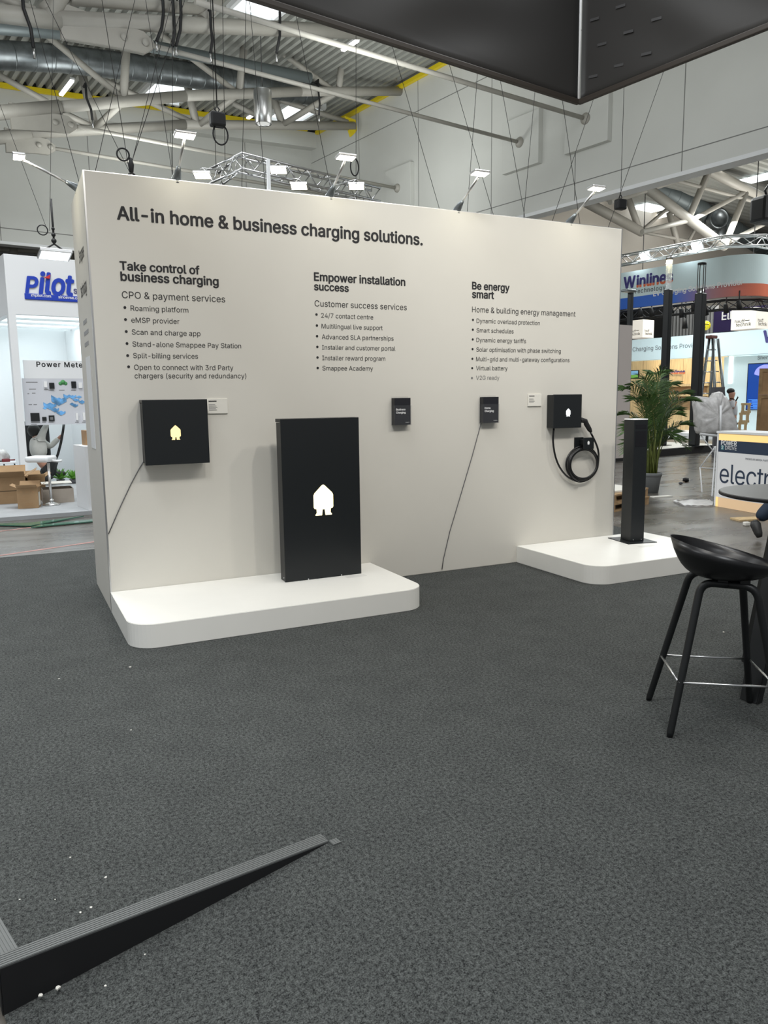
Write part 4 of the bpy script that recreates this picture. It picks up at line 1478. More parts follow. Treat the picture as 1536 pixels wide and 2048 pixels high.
# ---- crumbs and paper scraps on the carpet
for (x, y, s) in ((212, 1756, 0.008), (211, 1973, 0.007), (161, 1826, 0.007), (140, 1716, 0.006), (182, 1816, 0.007), (115, 1978, 0.014), (82, 1992, 0.011), (260, 1335, 0.012), (118, 1358, 0.008), (290, 1910, 0.006), (546, 1763, 0.006), (589, 1693, 0.006), (1447, 1265, 0.012), (262, 1461, 0.007), (40, 1800, 0.005), (110, 1800, 0.004), (507, 1767, 0.006)):
    s *= 0.6
    p = PZ(x, y, 0.0)
    if 1900 < y and x < 130: p = PZ(x, y, HF * 0.75)
    elif x < 600 and y > 1755: p = PZ(x, y, HF * 0.4) if (x, y) in ((211, 1973), (290, 1910), (507, 1767), (546, 1763)) else p
    b = MB()
    b.prism([p + Vector((math.cos(a) * s * random.uniform(0.5, 1.2), math.sin(a) * s * random.uniform(0.5, 1.2), 0.001)) for a in (0, 1.1, 2.3, 3.4, 4.6, 5.4)], (0, 0, s * 0.5))
    tag(b.build('paper_scrap', M['paper']), 'tiny pale scrap lying on the dark carpet', 'scrap', 'scraps on the carpet')

# ================================================================== THE STAND ACROSS THE AISLE, LEFT
def PD(x, y, D): return CAM + ray(x, y) * D
VF = -14.5                                    # its front plane in hall axes
UL = hloc(HV(7, 511, VF))[0]
zT, zB = hloc(HV(62, 512, VF))[2], hloc(HV(29, 628, VF))[2]
UR = hloc(HV(130, 664, -11.5))[0]
PT = -0.08                                    # its platform level
t = thing('booth_platform', 'low grey carpeted platform of the stand across the aisle, left', 'platform', HP(UL, VF, HF))
b = MB()
pf0, pf1 = PZ(-60, 1040, PT), PZ(150, 1024, PT)
bk0, bk1 = HP(-22, -11, PT), HP(-9, -11, PT)
pf2 = pf1 + (pf1 - pf0) * 1.6
pf0 = pf0 + (pf0 - pf1) * 1.2
b.prism([pf0, pf2, Vector((bk1.x, bk1.y, PT)), Vector((bk0.x, bk0.y, PT))], ZV * (HF + 0.002 - PT))
b.build('deck', M['boothfloor'], t)
booth = thing('exhibition_stand', 'white exhibition stand with blue lettered fascia and lit interior at the left', 'exhibition stand', HP(UL, VF, PT))
b = MB(); b.hbox(UL, UL + 0.125, VF, VF + 0.14, PT, zB); b.build('pillar', M['white'], booth)
b = MB(); b.hbox(UL, UL + 5.5, VF, VF + 0.14, zB, zT); b.build('fascia', M['white'], booth)
b = MB(); b.hbox(UL, UL + 0.125, VF + 0.141, -11.5, zB, zT); b.build('side_fascia', M['white'], booth)
b = MB(); b.hbox(UL - 3.5, UR + 0.1, -11.5, -11.4, PT, zT); b.build('back_wall', M['white'], booth)
b = MB(); b.hbox(UR, UR + 0.08, -13.6, -11.501, PT, zB); b.build('side_wall', M['white'], booth)
b = MB(); b.hbox(UL + 0.13, UR + 1.5, VF + 0.145, -11.51, zB + 0.02, zB + 0.06); b.build('luminous_ceiling', M['lumceil'], booth)
b = MB()
for k in range(3):
    v0 = VF + 0.75 + k * 0.85
    b.hbox(UL + 0.13, UR + 1.5, v0, v0 + 0.07, zB - 0.02, zB + 0.018)
b.build('ceiling_rail', M['white'], booth)
p = HP((UL + UR) / 2, -13.0, zB - 0.06)
area('stand_ceiling_lamp', p, p - ZV, 1.6, 26, (0.85, 0.97, 1.0))
p = HP(UL - 1.2, -12.8, zB - 0.06)
area('stand_ceiling_lamp', p, p - ZV, 1.6, 20, (0.85, 0.97, 1.0))
# fascia lettering
b = MB()
a, c = HV(51, 587, VF), HV(168, 594, VF)
sc = text_bm(b, 'P', HV(51.5, 585.5, VF), HX, ZV, width=0.21, offset=0.03, depth=0.02, tall=1.12, shear=0.2)
text_bm(b, 'ilot', HV(79, 587, VF), HX, ZV, width=0.60, offset=0.03, depth=0.02, tall=1.2, shear=0.2)
b.build('logo_lettering', M['blue'], booth)
b = MB()
q0, q1, q2 = HV(86, 556.5, VF), HV(98, 558, VF), HV(99.5, 549.5, VF)
b.prism([q - HY * 0.045 for q in (q0, q1, q2)], HY * 0.02)
b.build('logo_accent', M['red'], booth)
b = MB()
q = HV(49, 593.5, VF)
b.hbox(hloc(q)[0], hloc(q)[0] + 1.35, VF - 0.02, VF - 0.001, hloc(HV(49, 591, VF))[2] - 0.065, hloc(HV(49, 585, VF))[2] - 0.01, 0.01)
bar = b.build('logo_bar', M['blue'], booth)
b = MB()
text_bm(b, 'zhpilot.com', HV(62, 592.5, VF - 0.022), HX, ZV, width=0.34, offset=0.015)
text_bm(b, 'sinoevse.com', HV(117, 596.5, VF - 0.022), HX, ZV, width=0.42, offset=0.015)
b.build('bar_lettering', M['whiteink'], bar)
b = MB()
text_bm(b, 'S', HV(147.5, 587, VF), HX, ZV, width=0.06, offset=0.02, depth=0.01)
b.build('logo_lettering', M['indigo'], booth)
# header strip and product poster hung in the opening
VP_ = VF + 0.22
t = thing('header_board', 'white header board reading Power Meter above the product poster', 'sign', HV(60, 756, VP_))
a, c = HV(46, 720, VP_), HV(185, 764, VP_)
b = MB(); b.hbox(hloc(a)[0], hloc(c)[0], VP_, VP_ + 0.03, hloc(HV(46, 757, VP_))[2] + 0.004, hloc(a)[2]); b.build('board', M['white'], t)
b = MB(); text_bm(b, 'Power Meter', HV(73.5, 733.5, VP_), HX, ZV, width=hloc(HV(172, 740, VP_))[0] - hloc(HV(73.5, 733.5, VP_))[0], offset=0.022, spacing=1.15); b.build('lettering', M['ink'], t)
a, c = HV(44, 756.5, VP_), HV(180, 852, VP_)
t = thing('product_poster', 'white product poster with devices and a blue isometric site drawing', 'poster', HV(44, 852, VP_))
u0, u1, z1, z0 = hloc(a)[0], hloc(c)[0], hloc(a)[2], hloc(HV(50, 851, VP_))[2]
b = MB(); b.hbox(u0, u1, VP_, VP_ + 0.03, z0, z1); b.build('board', M['poster'], t)


def chip(name, x0, y0, x1, y1, m, th=0.012):
    A, B2 = hloc(HV(x0, y0, VP_)), hloc(HV(x1, y1, VP_))
    bb = MB()
    bb.hbox(A[0], B2[0], VP_ - th, VP_ - 0.0005, B2[2], A[2])
    bb.build(name, m, t)


for q in ((60.5, 826, 79.5, 842.5), (84, 834, 93, 841.5), (97, 831, 109, 842)):
    chip('meter_display', *q, M['black'], 0.02)
for q in ((98, 765.5, 108.5, 777.5), (142, 763, 152, 776)):
    chip('meter_module', *q, M['black'], 0.03)
for q in ((87, 763, 94, 775), (156, 765, 164, 776), (151, 826, 156, 840), (165, 825, 170, 840)):
    chip('rail_module', *q, M['whiteink'], 0.03)
chip('meter_screen', 99.5, 834, 106, 839.5, M['greyink'], 0.022)
b = MB()
for x, y, r in ((121, 767, 0.035), (126, 764.5, 0.045), (131, 767, 0.035)):
    b.lathe([(0, 0), (r, 0), (r, 0.003), (0, 0.003)], HV(x, y, VP_ - 0.004), HY, 14)
b.build('cloud_print', M['green'], t)
b = MB()
rnd = random.Random(3)


def rhomb(cx, cy, w_, h_, up_):
    P_ = [HV(cx - w_, cy, VP_ - 0.002), HV(cx, cy + h_, VP_ - 0.002), HV(cx + w_, cy, VP_ - 0.002), HV(cx, cy - h_, VP_ - 0.002)]
    b.prism(P_, -HY * (0.002 + 0.004 * rnd.random()))
    if up_:
        b.prism([P_[0], P_[1], P_[1] + ZV * up_, P_[0] + ZV * up_], -HY * 0.008)
        b.prism([P_[1], P_[2], P_[2] + ZV * up_ * 0.8, P_[1] + ZV * up_ * 0.8], -HY * 0.007)


for cx, cy, w_, h_, up_ in ((118, 803, 15, 8, 0.12), (100, 812, 13, 7, 0.07), (110, 820, 8, 4.5, 0.05), (122, 826, 9, 5, 0.05), (133, 794, 6, 3.5, 0.06), (145, 794, 7, 4, 0.05), (152, 800, 6, 3.5, 0.03), (144, 808, 5, 3, 0), (158, 794, 6, 3, 0), (150, 811, 6, 3.5, 0.03), (164, 804, 7, 4, 0.04), (90, 816, 5, 3, 0)):
    rhomb(cx, cy, w_, h_, up_)
b.build('site_drawing', M['skyblue'], t)
b = MB()
for x0, y0, wd in ((52, 765, 0.2), (58, 779, 0.12), (88, 780, 0.08), (97, 781, 0.1), (55, 788, 0.03), (64, 787, 0.06), (57, 810, 0.06), (67, 810, 0.06), (62, 846, 0.16), (62, 849.5, 0.1), (84, 845, 0.07), (97, 845, 0.09), (118, 781, 0.1), (142, 781, 0.09), (150, 845, 0.07), (164, 845, 0.07)):
    p = HV(x0, y0, VP_)
    b.obox(p, HX * wd, -HY * 0.0012, ZV * 0.012)
b.build('small_print', M['greyink'], t)

# crouching worker
VW = -13.95
t = thing('person', 'person in a pale grey hooded jacket crouching below the poster with arms raised', 'person', HV(82, 957, VW))
W = lambda x, y, dv=0.0: HV(x, y, VW + dv)
body = skin('body', {'pel': (W(82, 928), 0.07), 'ch': (W(76, 893), 0.15), 'nk': (W(72, 874), 0.06), 'hd': (W(70, 864), 0.105), 'ht': (W(70, 856), 0.075),
                     'se': (W(81, 878, -0.1), 0.06), 'ee': (W(87, 862, -0.15), 0.045), 'he': (W(95, 846, -0.15), 0.035),
                     'sf': (W(82, 884, 0.14), 0.06), 'ef': (W(101, 893, 0.12), 0.045), 'hf': (W(121, 873, 0.05), 0.032), 'hg': (W(124, 869, 0.05), 0.022),
                     'k1': (W(100, 928, -0.12), 0.075), 'f1': (W(88, 950, -0.12), 0.055), 'k2': (W(104, 944, 0.12), 0.075), 'f2': (W(84, 955, 0.12), 0.055)},
            [('pel', 'ch'), ('ch', 'nk'), ('nk', 'hd'), ('hd', 'ht'), ('ch', 'se'), ('se', 'ee'), ('ee', 'he'), ('ch', 'sf'), ('sf', 'ef'), ('ef', 'hf'), ('hf', 'hg'), ('pel', 'k1'), ('k1', 'f1'), ('pel', 'k2'), ('k2', 'f2')], M['skin'], t)
skin('jacket', {'pel': (W(80, 922), 0.18), 'ch': (W(76, 893), 0.19), 'nk': (W(71, 876), 0.13),
                'se': (W(81, 878, -0.1), 0.085), 'ee': (W(87, 862, -0.15), 0.065), 'he': (W(94, 848, -0.15), 0.05),
                'sf': (W(82, 884, 0.14), 0.085), 'ef': (W(101, 893, 0.12), 0.065), 'hf': (W(118, 876, 0.06), 0.05)},
     [('pel', 'ch'), ('ch', 'nk'), ('ch', 'se'), ('se', 'ee'), ('ee', 'he'), ('ch', 'sf'), ('sf', 'ef'), ('ef', 'hf')], M['jacket'], t)
skin('trousers', {'pel': (W(80, 929), 0.20), 'k1': (W(101, 928, -0.12), 0.12), 'f1': (W(88, 950, -0.12), 0.09), 'k2': (W(105, 944, 0.12), 0.12), 'f2': (W(85, 953, 0.12), 0.07)},
     [('pel', 'k1'), ('k1', 'f1'), ('pel', 'k2'), ('k2', 'f2')], M['trousers'], t)
b = MB(); b.ball(W(67.5, 861, 0), 0.115, 0.115, 0.125); b.build('hair', M['hair'], t)
for dv, x in ((-0.12, 94), (0.12, 120)):
    b = MB(); q = W(x, 955 if dv < 0 else 947, dv); b.ball(q, 0.12, 0.05, 0.05); b.build('shoe', M['shoe'], t)
b = MB(); b.tube([HV(128, 846, VW + 0.05), HV(126, 862, VW), HV(122, 885, VW), HV(116, 908, VW), HV(108, 928, VW)], 0.025, 8)
tag(b.build('hose', M['rubber']), 'dark grey hose held upright by the crouching worker', 'hose')
b = MB(); b.box(0, 0.55, 0, 0.25, 0, 0.75, 0.09, 3)
q = HV(55, 905, VW + 0.5)
for v_ in b.bm.verts: v_.co = q + HX * (v_.co.x - 0.1) + HY * v_.co.y + ZV * (v_.co.z - 0.15)
tag(b.build('backpack', M['strap']), 'black bag behind the back of the crouching worker', 'bag')

# chrome and white swivel stool
p = PZ(103, 1010, PT)
D_ = (p - CAM).dot(_f)
px = lambda n: n * D_ / F
t = thing('swivel_stool', 'white swivel bar stool with chrome stem on the left stand', 'stool', p)
zs = PT + px(89)
b = MB(); b.lathe([(0, 0), (px(17), 0.005), (px(16), 0.02), (px(6), 0.045), (px(3), 0.06), (0, 0.06)], p, ZV, 24); b.build('base', M['chrome'], t)
b = MB(); b.cyl(p + ZV * 0.05, p + ZV * (zs - PT - 0.04), px(2.6), seg=14); b.build('stem', M['chrome'], t)
b = MB(); b.lathe([(px(4.5), 0.06), (px(4.5), 0.09), (px(2.6), 0.1)], p, ZV, 14); b.build('collar', M['chrome'], t)
b = MB()
c0 = p + ZV * (zs - PT)
o_ = c0 - _r * px(37) + Vector((0, 0, -0.02))
yd = Vector((-_r.y, _r.x, 0)).normalized()
b.obox(o_ - yd * 0.18, _r * px(46), yd * 0.36, ZV * 0.09, 0.035, 3)
b.build('seat', M['white'], t)
b = MB(); b.tube([c0 + _r * px(8), c0 + _r * px(20) - ZV * 0.01, c0 + _r * px(28) - ZV * 0.0], 0.02, 8); b.build('lever', M['white'], t)


# cartons
def carton(label, x0, y0, x1, y1, depth, yaw, m, flaps=True, tape=True, label_mark=False):
    """open carton; front face spans the pixel box, standing on the platform"""
    pb = PZ((x0 + x1) / 2, y1, PT)
    D = (pb - CAM).dot(_f)
    wd, ht = (x1 - x0) * D / F, (y1 - y0) * D / F
    t = thing('cardboard_box', label, 'box', pb, 'cardboard boxes on the left stand')
    ax = Vector((math.cos(yaw), math.sin(yaw), 0))
    ay = Vector((-ax.y, ax.x, 0))
    b = MB()
    th = 0.008
    o = pb - ax * wd / 2 + ZV * 0.001
    b.obox(o, ax * wd, ay * th, ZV * ht)
    b.obox(o + ay * (depth - th), ax * wd, ay * th, ZV * ht)
    b.obox(o + ay * th, ax * th, ay * (depth - 2 * th), ZV * ht)
    b.obox(o + ax * (wd - th) + ay * th, ax * th, ay * (depth - 2 * th), ZV * ht)
    b.obox(o + ay * th + ax * th, ax * (wd - 2 * th), ay * (depth - 2 * th), ZV * th)
    b.build('carton', m, t)
    if flaps:
        for base, along, outd, L, k in ((o + ZV * ht, ax, -ay, wd, 0.4), (o + ay * depth + ZV * ht, ax, ay, wd, -0.5), (o + ZV * ht, ay, -ax, depth, 0.25), (o + ax * wd + ZV * ht, ay, ax, depth, 0.55)):
            b = MB()
            fl = min(wd, depth) * 0.45
            b.obox(base, along * L, (outd * math.cos(k) + ZV * (0.5 if k > 0 else 0.85)).normalized() * fl, Vector((0, 0, 0.006)))
            b.build('flap', m, t)
    if tape:
        b = MB(); b.obox(o - ay * 0.0015 + ZV * ht * 0.47, ax * wd, ay * 0.001, ZV * 0.012); b.build('crease', M['darkinside'], t)
    if label_mark:
        b = MB()
        for i, (fx, fz, fw, fh) in enumerate(((0.12, 0.78, 0.12, 0.09), (0.42, 0.76, 0.14, 0.1), (0.72, 0.74, 0.13, 0.1), (0.12, 0.55, 0.5, 0.03), (0.12, 0.45, 0.4, 0.03), (0.35, 0.12, 0.4, 0.14), (0.15, 0.36, 0.3, 0.025))):
            b.obox(o - ay * 0.0015 + ax * wd * fx + ZV * ht * fz, ax * wd * fw, ay * 0.001, ZV * ht * fh)
        b.build('carton_print', M['crate'], t)
        b = MB(); b.obox(o + ax * (wd + 0.0005) + ay * depth * 0.25 + ZV * ht * 0.1, ax * 0.001, ay * depth * 0.6, ZV * ht * 0.65); b.build('side_label', M['paper'], t)
    return t


carton('large open cardboard box at the left picture edge', -22, 955, 50, 1008, 0.45, -0.05, M['cardboard'])
carton('small open cardboard box with printed marks leaning at the stool', 38, 976, 76, 1017, 0.24, -0.18, M['cardboard'], tape=False, label_mark=True)
carton('open cardboard box half hidden between the small box and the crouching worker', 60, 955, 92, 1001, 0.30, 0.15, M['cardboard'], tape=False)
carton('low closed greyish cardboard box behind the stool stem', 90, 978, 147, 1006, 0.45, 0.03, M['cardboard2'], flaps=False, tape=False)
pb = PZ(118, 1005, PT)
b = MB(); Dd = (pb - CAM).dot(_f); b.box(pb.x - 29 * Dd / F, pb.x + 27 * Dd / F, pb.y + 0.02, pb.y + 0.43, 28 * Dd / F * 0.98, 28 * Dd / F * 0.98 + 0.006)
tag(b.build('cardboard_sheet', M['paper']), 'flat pale sheet lying on the low greyish box', 'sheet')

# pedestal and the brown box on it
p0, p1 = PZ(155, 1012, PT), PZ(178, 1021, PT)
ax = (p1 - p0)
ay = Vector((-ax.y, ax.x, 0)).normalized() * 0.42
Dp = (p1 - CAM).dot(_f)
hp_ = 128 * Dp / F
b = MB(); b.obox(Vector((p0.x, p0.y, PT)), ax, ay, ZV * hp_, 0.004)
tag(b.build('pedestal', M['white']), 'white display pedestal carrying a brown box beside the wall end face', 'pedestal')
b = MB(); ctr_ = p0 + ax * 0.55 + ay * 0.45 + ZV * (hp_ + 0.001); b.obox(ctr_ - ax * 0.3 - ay.normalized() * 0.1, ax.normalized() * 0.24, ay.normalized() * 0.2, ZV * 0.22, 0.003)
tag(b.build('cardboard_box', M['crate']), 'brown box standing on the white pedestal', 'box')

# small green plants behind the low box
for (x, y, s, lab) in ((121, 957, 1.0, 'small green rosette plant right of the stool stem'), (147, 957, 0.9, 'small green rosette plant partly behind the white pedestal'), (91, 960, 0.85, 'small green rosette plant left of the stool stem')):
    p = PD(x, y, 15.2)
    t = thing('succulent_plant', lab, 'plant', Vector((p.x, p.y, PT)), 'rosette plants on the left stand')
    b = MB(); p.z = max(p.z, PT + 0.16); b.lathe([(0, PT - p.z + 0.001), (0.06, PT - p.z + 0.001), (0.08, -0.08), (0.075, -0.08), (0, -0.085)], p, ZV, 16); b.build('pot', M['greybox'], t)
    b = MB()
    for ring_, (n_, tilt, L) in enumerate(((8, 0.35, 0.13), (7, 0.8, 0.13), (5, 1.2, 0.12))):
        for k in range(n_):
            a_ = 2 * PI * k / n_ + ring_ * 0.4
            d_ = Vector((math.cos(a_) * math.cos(tilt), math.sin(a_) * math.cos(tilt), math.sin(tilt)))
            base = p + Vector((0, 0, -0.075))
            sd_ = Vector((-math.sin(a_), math.cos(a_), 0))
            L_ = L * s * 1.9
            up_ = sd_.cross(d_).normalized()
            pts_ = [base, base + d_ * L_ * 0.5 + sd_ * 0.035, base + d_ * L_, base + d_ * L_ * 0.5 - sd_ * 0.035]
            b.prism(pts_, up_ * 0.008)
    b.build('leaves', M['succulent'], t)

# table with clutter at the far left edge
pT = PD(-10, 925, 14.6)
t = thing('folding_table', 'pale table with a dark metal frame at the left picture edge', 'table', Vector((pT.x, pT.y, PT)))
b = MB(); b.box(pT.x - 0.5, pT.x + 0.36, pT.y - 0.1, pT.y + 0.5, pT.z - 0.03, pT.z, 0.004); b.build('table_top', M['white'], t)
for k in (0.15, 0.33):
    b = MB(); b.tube([(pT.x + k, pT.y, pT.z - 0.03), (pT.x + k + 0.02, pT.y - 0.03, PT)], 0.014, 8); b.build('leg', M['galv'], t)
for k in (-0.45, -0.2):
    b = MB(); b.tube([(pT.x + k, pT.y + 0.4, pT.z - 0.03), (pT.x + k, pT.y + 0.42, PT)], 0.014, 8); b.build('leg', M['galv'], t)
for (dx, dz, r, m_, lab) in ((0.1, 0.10, 0.12, M['plastic'], 'crumpled white plastic bag on the table at the left edge'), (-0.06, 0.09, 0.10, mat('violet_bag', (0.03, 0.02, 0.4), 0.5), 'violet bag on the table at the left edge')):
    b = MB()
    b.ball((pT.x + dx, pT.y + 0.15, pT.z + r * 0.92), r * 1.25, r, r, 20)
    for v_ in b.bm.verts:
        v_.co += (v_.co - Vector((pT.x + dx, pT.y + 0.15, pT.z + r))) * random.uniform(-0.22, 0.25)
        v_.co.z = max(v_.co.z, pT.z + 0.002)
    tag(b.build('plastic_bag', m_), lab, 'bag')
b = MB(); b.box(pT.x + 0.12, pT.x + 0.26, pT.y + 0.0, pT.y + 0.08, pT.z + 0.001, pT.z + 0.06, 0.01); b.box(pT.x + 0.26, pT.x + 0.35, pT.y + 0.02, pT.y + 0.06, pT.z + 0.02, pT.z + 0.045, 0.006)
tag(b.build('hand_tool', mat('dark_red_tool', (0.15, 0.015, 0.02), 0.5)), 'dark red hand tool on the table at the left edge', 'tool')

# glass sheets leaning low on the platform edge, and red tape on the concrete
for pts_, lab in (([(-60, 1050), (60, 1053), (168, 1033), (60, 1047)], 'glass sheet with green edge lying at the platform edge, nearer the picture edge'), ([(62, 1056), (186, 1044), (186, 1040), (80, 1051)], 'glass sheet with green edge lying nearer the wall end')):
    b = MB(); b.prism([PZ(x, y, HF + 0.012) for x, y in pts_], ZV * 0.012)
    tag(b.build('glass_sheet', M['glassedge']), lab, 'glass sheet')
for (xa, ya, xb, yb, w_, lab) in ((-40, 1116, 200, 1081, 0.055, 'brighter red tape line on the concrete near the carpet edge'), (-40, 1067, 200, 1037, 0.05, 'fainter red tape line on the concrete near the left platform')):
    A, B2 = PZ(xa, ya, HF + 0.001), PZ(xb, yb, HF + 0.001)
    n_ = (B2 - A).normalized().cross(ZV)
    b = MB(); b.obox(A, B2 - A, n_ * w_, ZV * 0.001)
    tag(b.build('floor_tape', mat('red_tape', (0.36, 0.17, 0.145), 0.6, noise=0.35, nscale=3)), lab, 'tape')

# floodlight hanging over that stand
p = PY(110, 512, 6.2)
t = thing('hanging_floodlight', 'cool white floodlight hanging from a hook above the blue-lettered stand', 'floodlight', p)
flood_head(t, p, HX, Vector((0, -0.35, -0.95)), 0.42, 0.24, 0.05, M['lampcool'])
b = MB(); b.tube([p + ZV * 0.06 - HX * 0.15, p + ZV * 0.16, p + ZV * 0.06 + HX * 0.15], 0.014, 6); b.build('bracket', M['strap'], t)
b = MB()
for k in range(3): b.ball(p + ZV * (0.20 + 0.08 * k), 0.035 - 0.006 * k)
b.cyl(p + ZV * 0.15, p + ZV * 0.75, 0.014)
b.build('hook', M['strap'], t)
area('hanging_flood_lamp', p - ZV * 0.03, p + Vector((0, -0.3, -1)), 0.3, 25, (0.86, 0.95, 1.0))

# ================================================================== LIGHT TRUSS BEHIND THE DISPLAY WALL
def lattice_truss(name, label, pts, s, r, m, step=None, group=None):
    """square lattice truss along a path: four chords and zig-zag braces"""
    t = thing(name, label, 'lighting truss', pts[0], group)
    offs = ((-1, -1), (1, -1), (1, 1), (-1, 1))
    nrm = []
    for i in range(len(pts)):
        d = (pts[min(i + 1, len(pts) - 1)] - pts[max(i - 1, 0)])
        d.z = 0
        nrm.append(Vector((-d.y, d.x, 0)).normalized())
    cor = [[p + nrm[i] * (a * s / 2) + ZV * (c * s / 2) for i, p in enumerate(pts)] for a, c in offs]
    for c in cor:
        b = MB(); b.tube(c, r, 8); b.build('chord', m, t)
    step = step or s
    for fa in range(4):
        A, B2 = cor[fa], cor[(fa + 1) % 4]
        b = MB()
        for i in range(len(pts) - 1):
            k = max(2, int((pts[i + 1] - pts[i]).length / step))
            for j in range(k):
                p = (A if j % 2 == 0 else B2)
                q = (B2 if j % 2 == 0 else A)
                b.cyl(p[i].lerp(p[i + 1], j / k), q[i].lerp(q[i + 1], (j + 1) / k), r * 0.5, seg=6)
        b.build('brace', m, t)
    return t


zt_ = 6.15
TA, TB, TC_ = PZ(425, 358, zt_), PZ(480, 325, zt_), PZ(752, 392, zt_)
lattice_truss('lighting_truss', 'silver lattice light truss bent in an L above the display wall', [TA, TB, TC_], 0.29, 0.026, M['alu'], 0.26)
for (x, y, D, lab) in ((405, 352, 15, 'warm floodlight at the left end of the bent light truss'), (557, 342, 15.2, 'warm floodlight on the upper rail of the bent light truss'), (598, 374, 15.4, 'warm floodlight under the middle of the bent light truss'), (713, 374, 16, 'warm floodlight at the right end of the bent light truss')):
    p = PD(x, y, D)
    t = thing('truss_floodlight', lab, 'floodlight', p, 'warm floodlights on the light truss')
    flood_head(t, p, _r, Vector((-0.1, -0.25, -0.95)), 0.34, 0.22, 0.05, M['lampwarm'])
    b = MB(); b.tube([p + ZV * 0.05 - _r * 0.12, p + ZV * 0.15, p + ZV * 0.05 + _r * 0.12], 0.012, 6); b.build('bracket', M['alu'], t)
    best = min((A_.lerp(B_, i_ / 40) for A_, B_ in ((TA, TB), (TB, TC_)) for i_ in range(41)), key=lambda c_: (c_ - p).length)
    b = MB(); sdv = Vector((p.x - best.x, p.y - best.y, 0)); best = best + sdv.normalized() * 0.145 - ZV * 0.145 * (1 if p.z < best.z else -1); b.cyl(p + ZV * 0.15, best, 0.012, seg=6); b.build('mount', M['alu'], t)
b = MB(); p = PD(538, 380, 15); b.box(p.x - 0.03, p.x + 0.03, p.y - 0.03, p.y + 0.03, HF + 0.001, 6.1)
tag(b.build('support_post', M['white']), 'white post under the bent light truss', 'post')
p = PY(692, 322, 2.8)

# ================================================================== THE HALL BEYOND, RIGHT
def U4(x0, y0, x1, y1, u):
    a, c = hloc(HU(x0, y0, u)), hloc(HU(x1, y1, u))
    return a[1], c[1], c[2], a[2]              # v left, v right, z bottom, z top


def ubox(mb, x0, y0, x1, y1, u, th=0.1, bevel=0.0):
    vl, vr, zb, zt2 = U4(x0, y0, x1, y1, u)
    mb.hbox(u, u + th, vr, vl, zb, zt2, bevel)
    return mb


def utext(mb, body, pl, pr, u, **k):
    a, c = HU(*pl, u), HU(*pr, u)
    w_ = (hloc(a)[1] - hloc(c)[1])
    return text_bm(mb, body, a, -HY, ZV, width=w_, **k)


# --- curved hanging sign
US = 6.0
vl, _, _, zt_ = U4(1230, 550, 1490, 502, US)
zt_ = hloc(HU(1244, 546, US))[2]
zm_ = hloc(HU(1244, 597, US))[2]
zb_ = hloc(HU(1244, 618.5, US))[2]
vr = hloc(HU(1500, 520, US))[1]
rad = 1.0
path = [(US, vl + 2.0), (US, vl), (US, (vl + vr) / 2), (US, vr + rad)]
for i in range(1, 25):
    a_ = PI - (PI / 2) * i / 24
    path.append((US + rad + rad * math.cos(a_), vr + rad - rad * math.sin(a_)))
path += [(US + 4, vr), (US + 9, vr)]
sg = thing('hanging_sign', 'large curved hanging sign, pale with a blue to orange lower band', 'sign', HP(US, vl, zb_))


def ribbon(name, z0, z1, m, off=0.0):
    b = MB()
    n_ = len(path)
    for (u0, v0), (u1, v1) in zip(path, path[1:]):
        d = Vector((u1 - u0, v1 - v0, 0)).normalized()
        nn = Vector((-d.y, d.x, 0))
        A, B2 = HP(u0, v0, z0), HP(u1, v1, z0)
        thick = (HX * nn.x + HY * nn.y) * 0.12
        b.obox(A, B2 - A, thick, ZV * (z1 - z0))
    return b.build(name, m, sg)


ribbon('upper_band', zm_, zt_, M['signwhite'])
ribbon('lower_band', zb_, zm_, grad_mat('blue_to_orange_print', tuple(-HY), [(0.0, srgb(40, 95, 190)), (0.35, srgb(60, 110, 205)), (0.55, srgb(160, 120, 130)), (0.72, srgb(205, 105, 75)), (1.0, srgb(215, 95, 50))], 7.0, 0.0))
b = MB(); utext(b, 'W', (1248, 577), (1270, 575), US, offset=0.035, depth=0.01, tall=1.05); b.build('logo_lettering', M['indigo'], sg)
zz = hloc(HU(1275, 575, US))[2] - zb_
b = MB(); utext(b, 'inlines', (1274, 574.5), (1345, 561), US, offset=0.035, depth=0.01, tall=1.1)
b.build('logo_lettering', grad_mat('indigo_over_orange_print', (0, 0, 1), [(0.0, (0.62, 0.13, 0.05)), (0.28, (0.62, 0.13, 0.05)), (0.30, (0.03, 0.025, 0.16)), (1.0, (0.03, 0.025, 0.16))], 0.5, zz - 0.06), sg)
b = MB(); utext(b, 'Technology', (1268.5, 587.5), (1331, 578.5), US, offset=0.012, depth=0.01, spacing=1.12); b.build('sub_lettering', M['greybox'], sg)
b = MB(); utext(b, 'EV Charging Solutions Provider', (1307, 592.5), (1486, 566), US, offset=0.02, depth=0.01); b.build('band_lettering', M['whiteink'], sg)
b = MB()
o_ = HP(US + rad + 0.55, vr - 0.001, (zm_ + zt_) / 2 - 0.35)
text_bm(b, 'W', o_, HX, ZV, width=0.9, offset=0.035, depth=0.01)
b.build('logo_lettering', M['indigo'], sg)
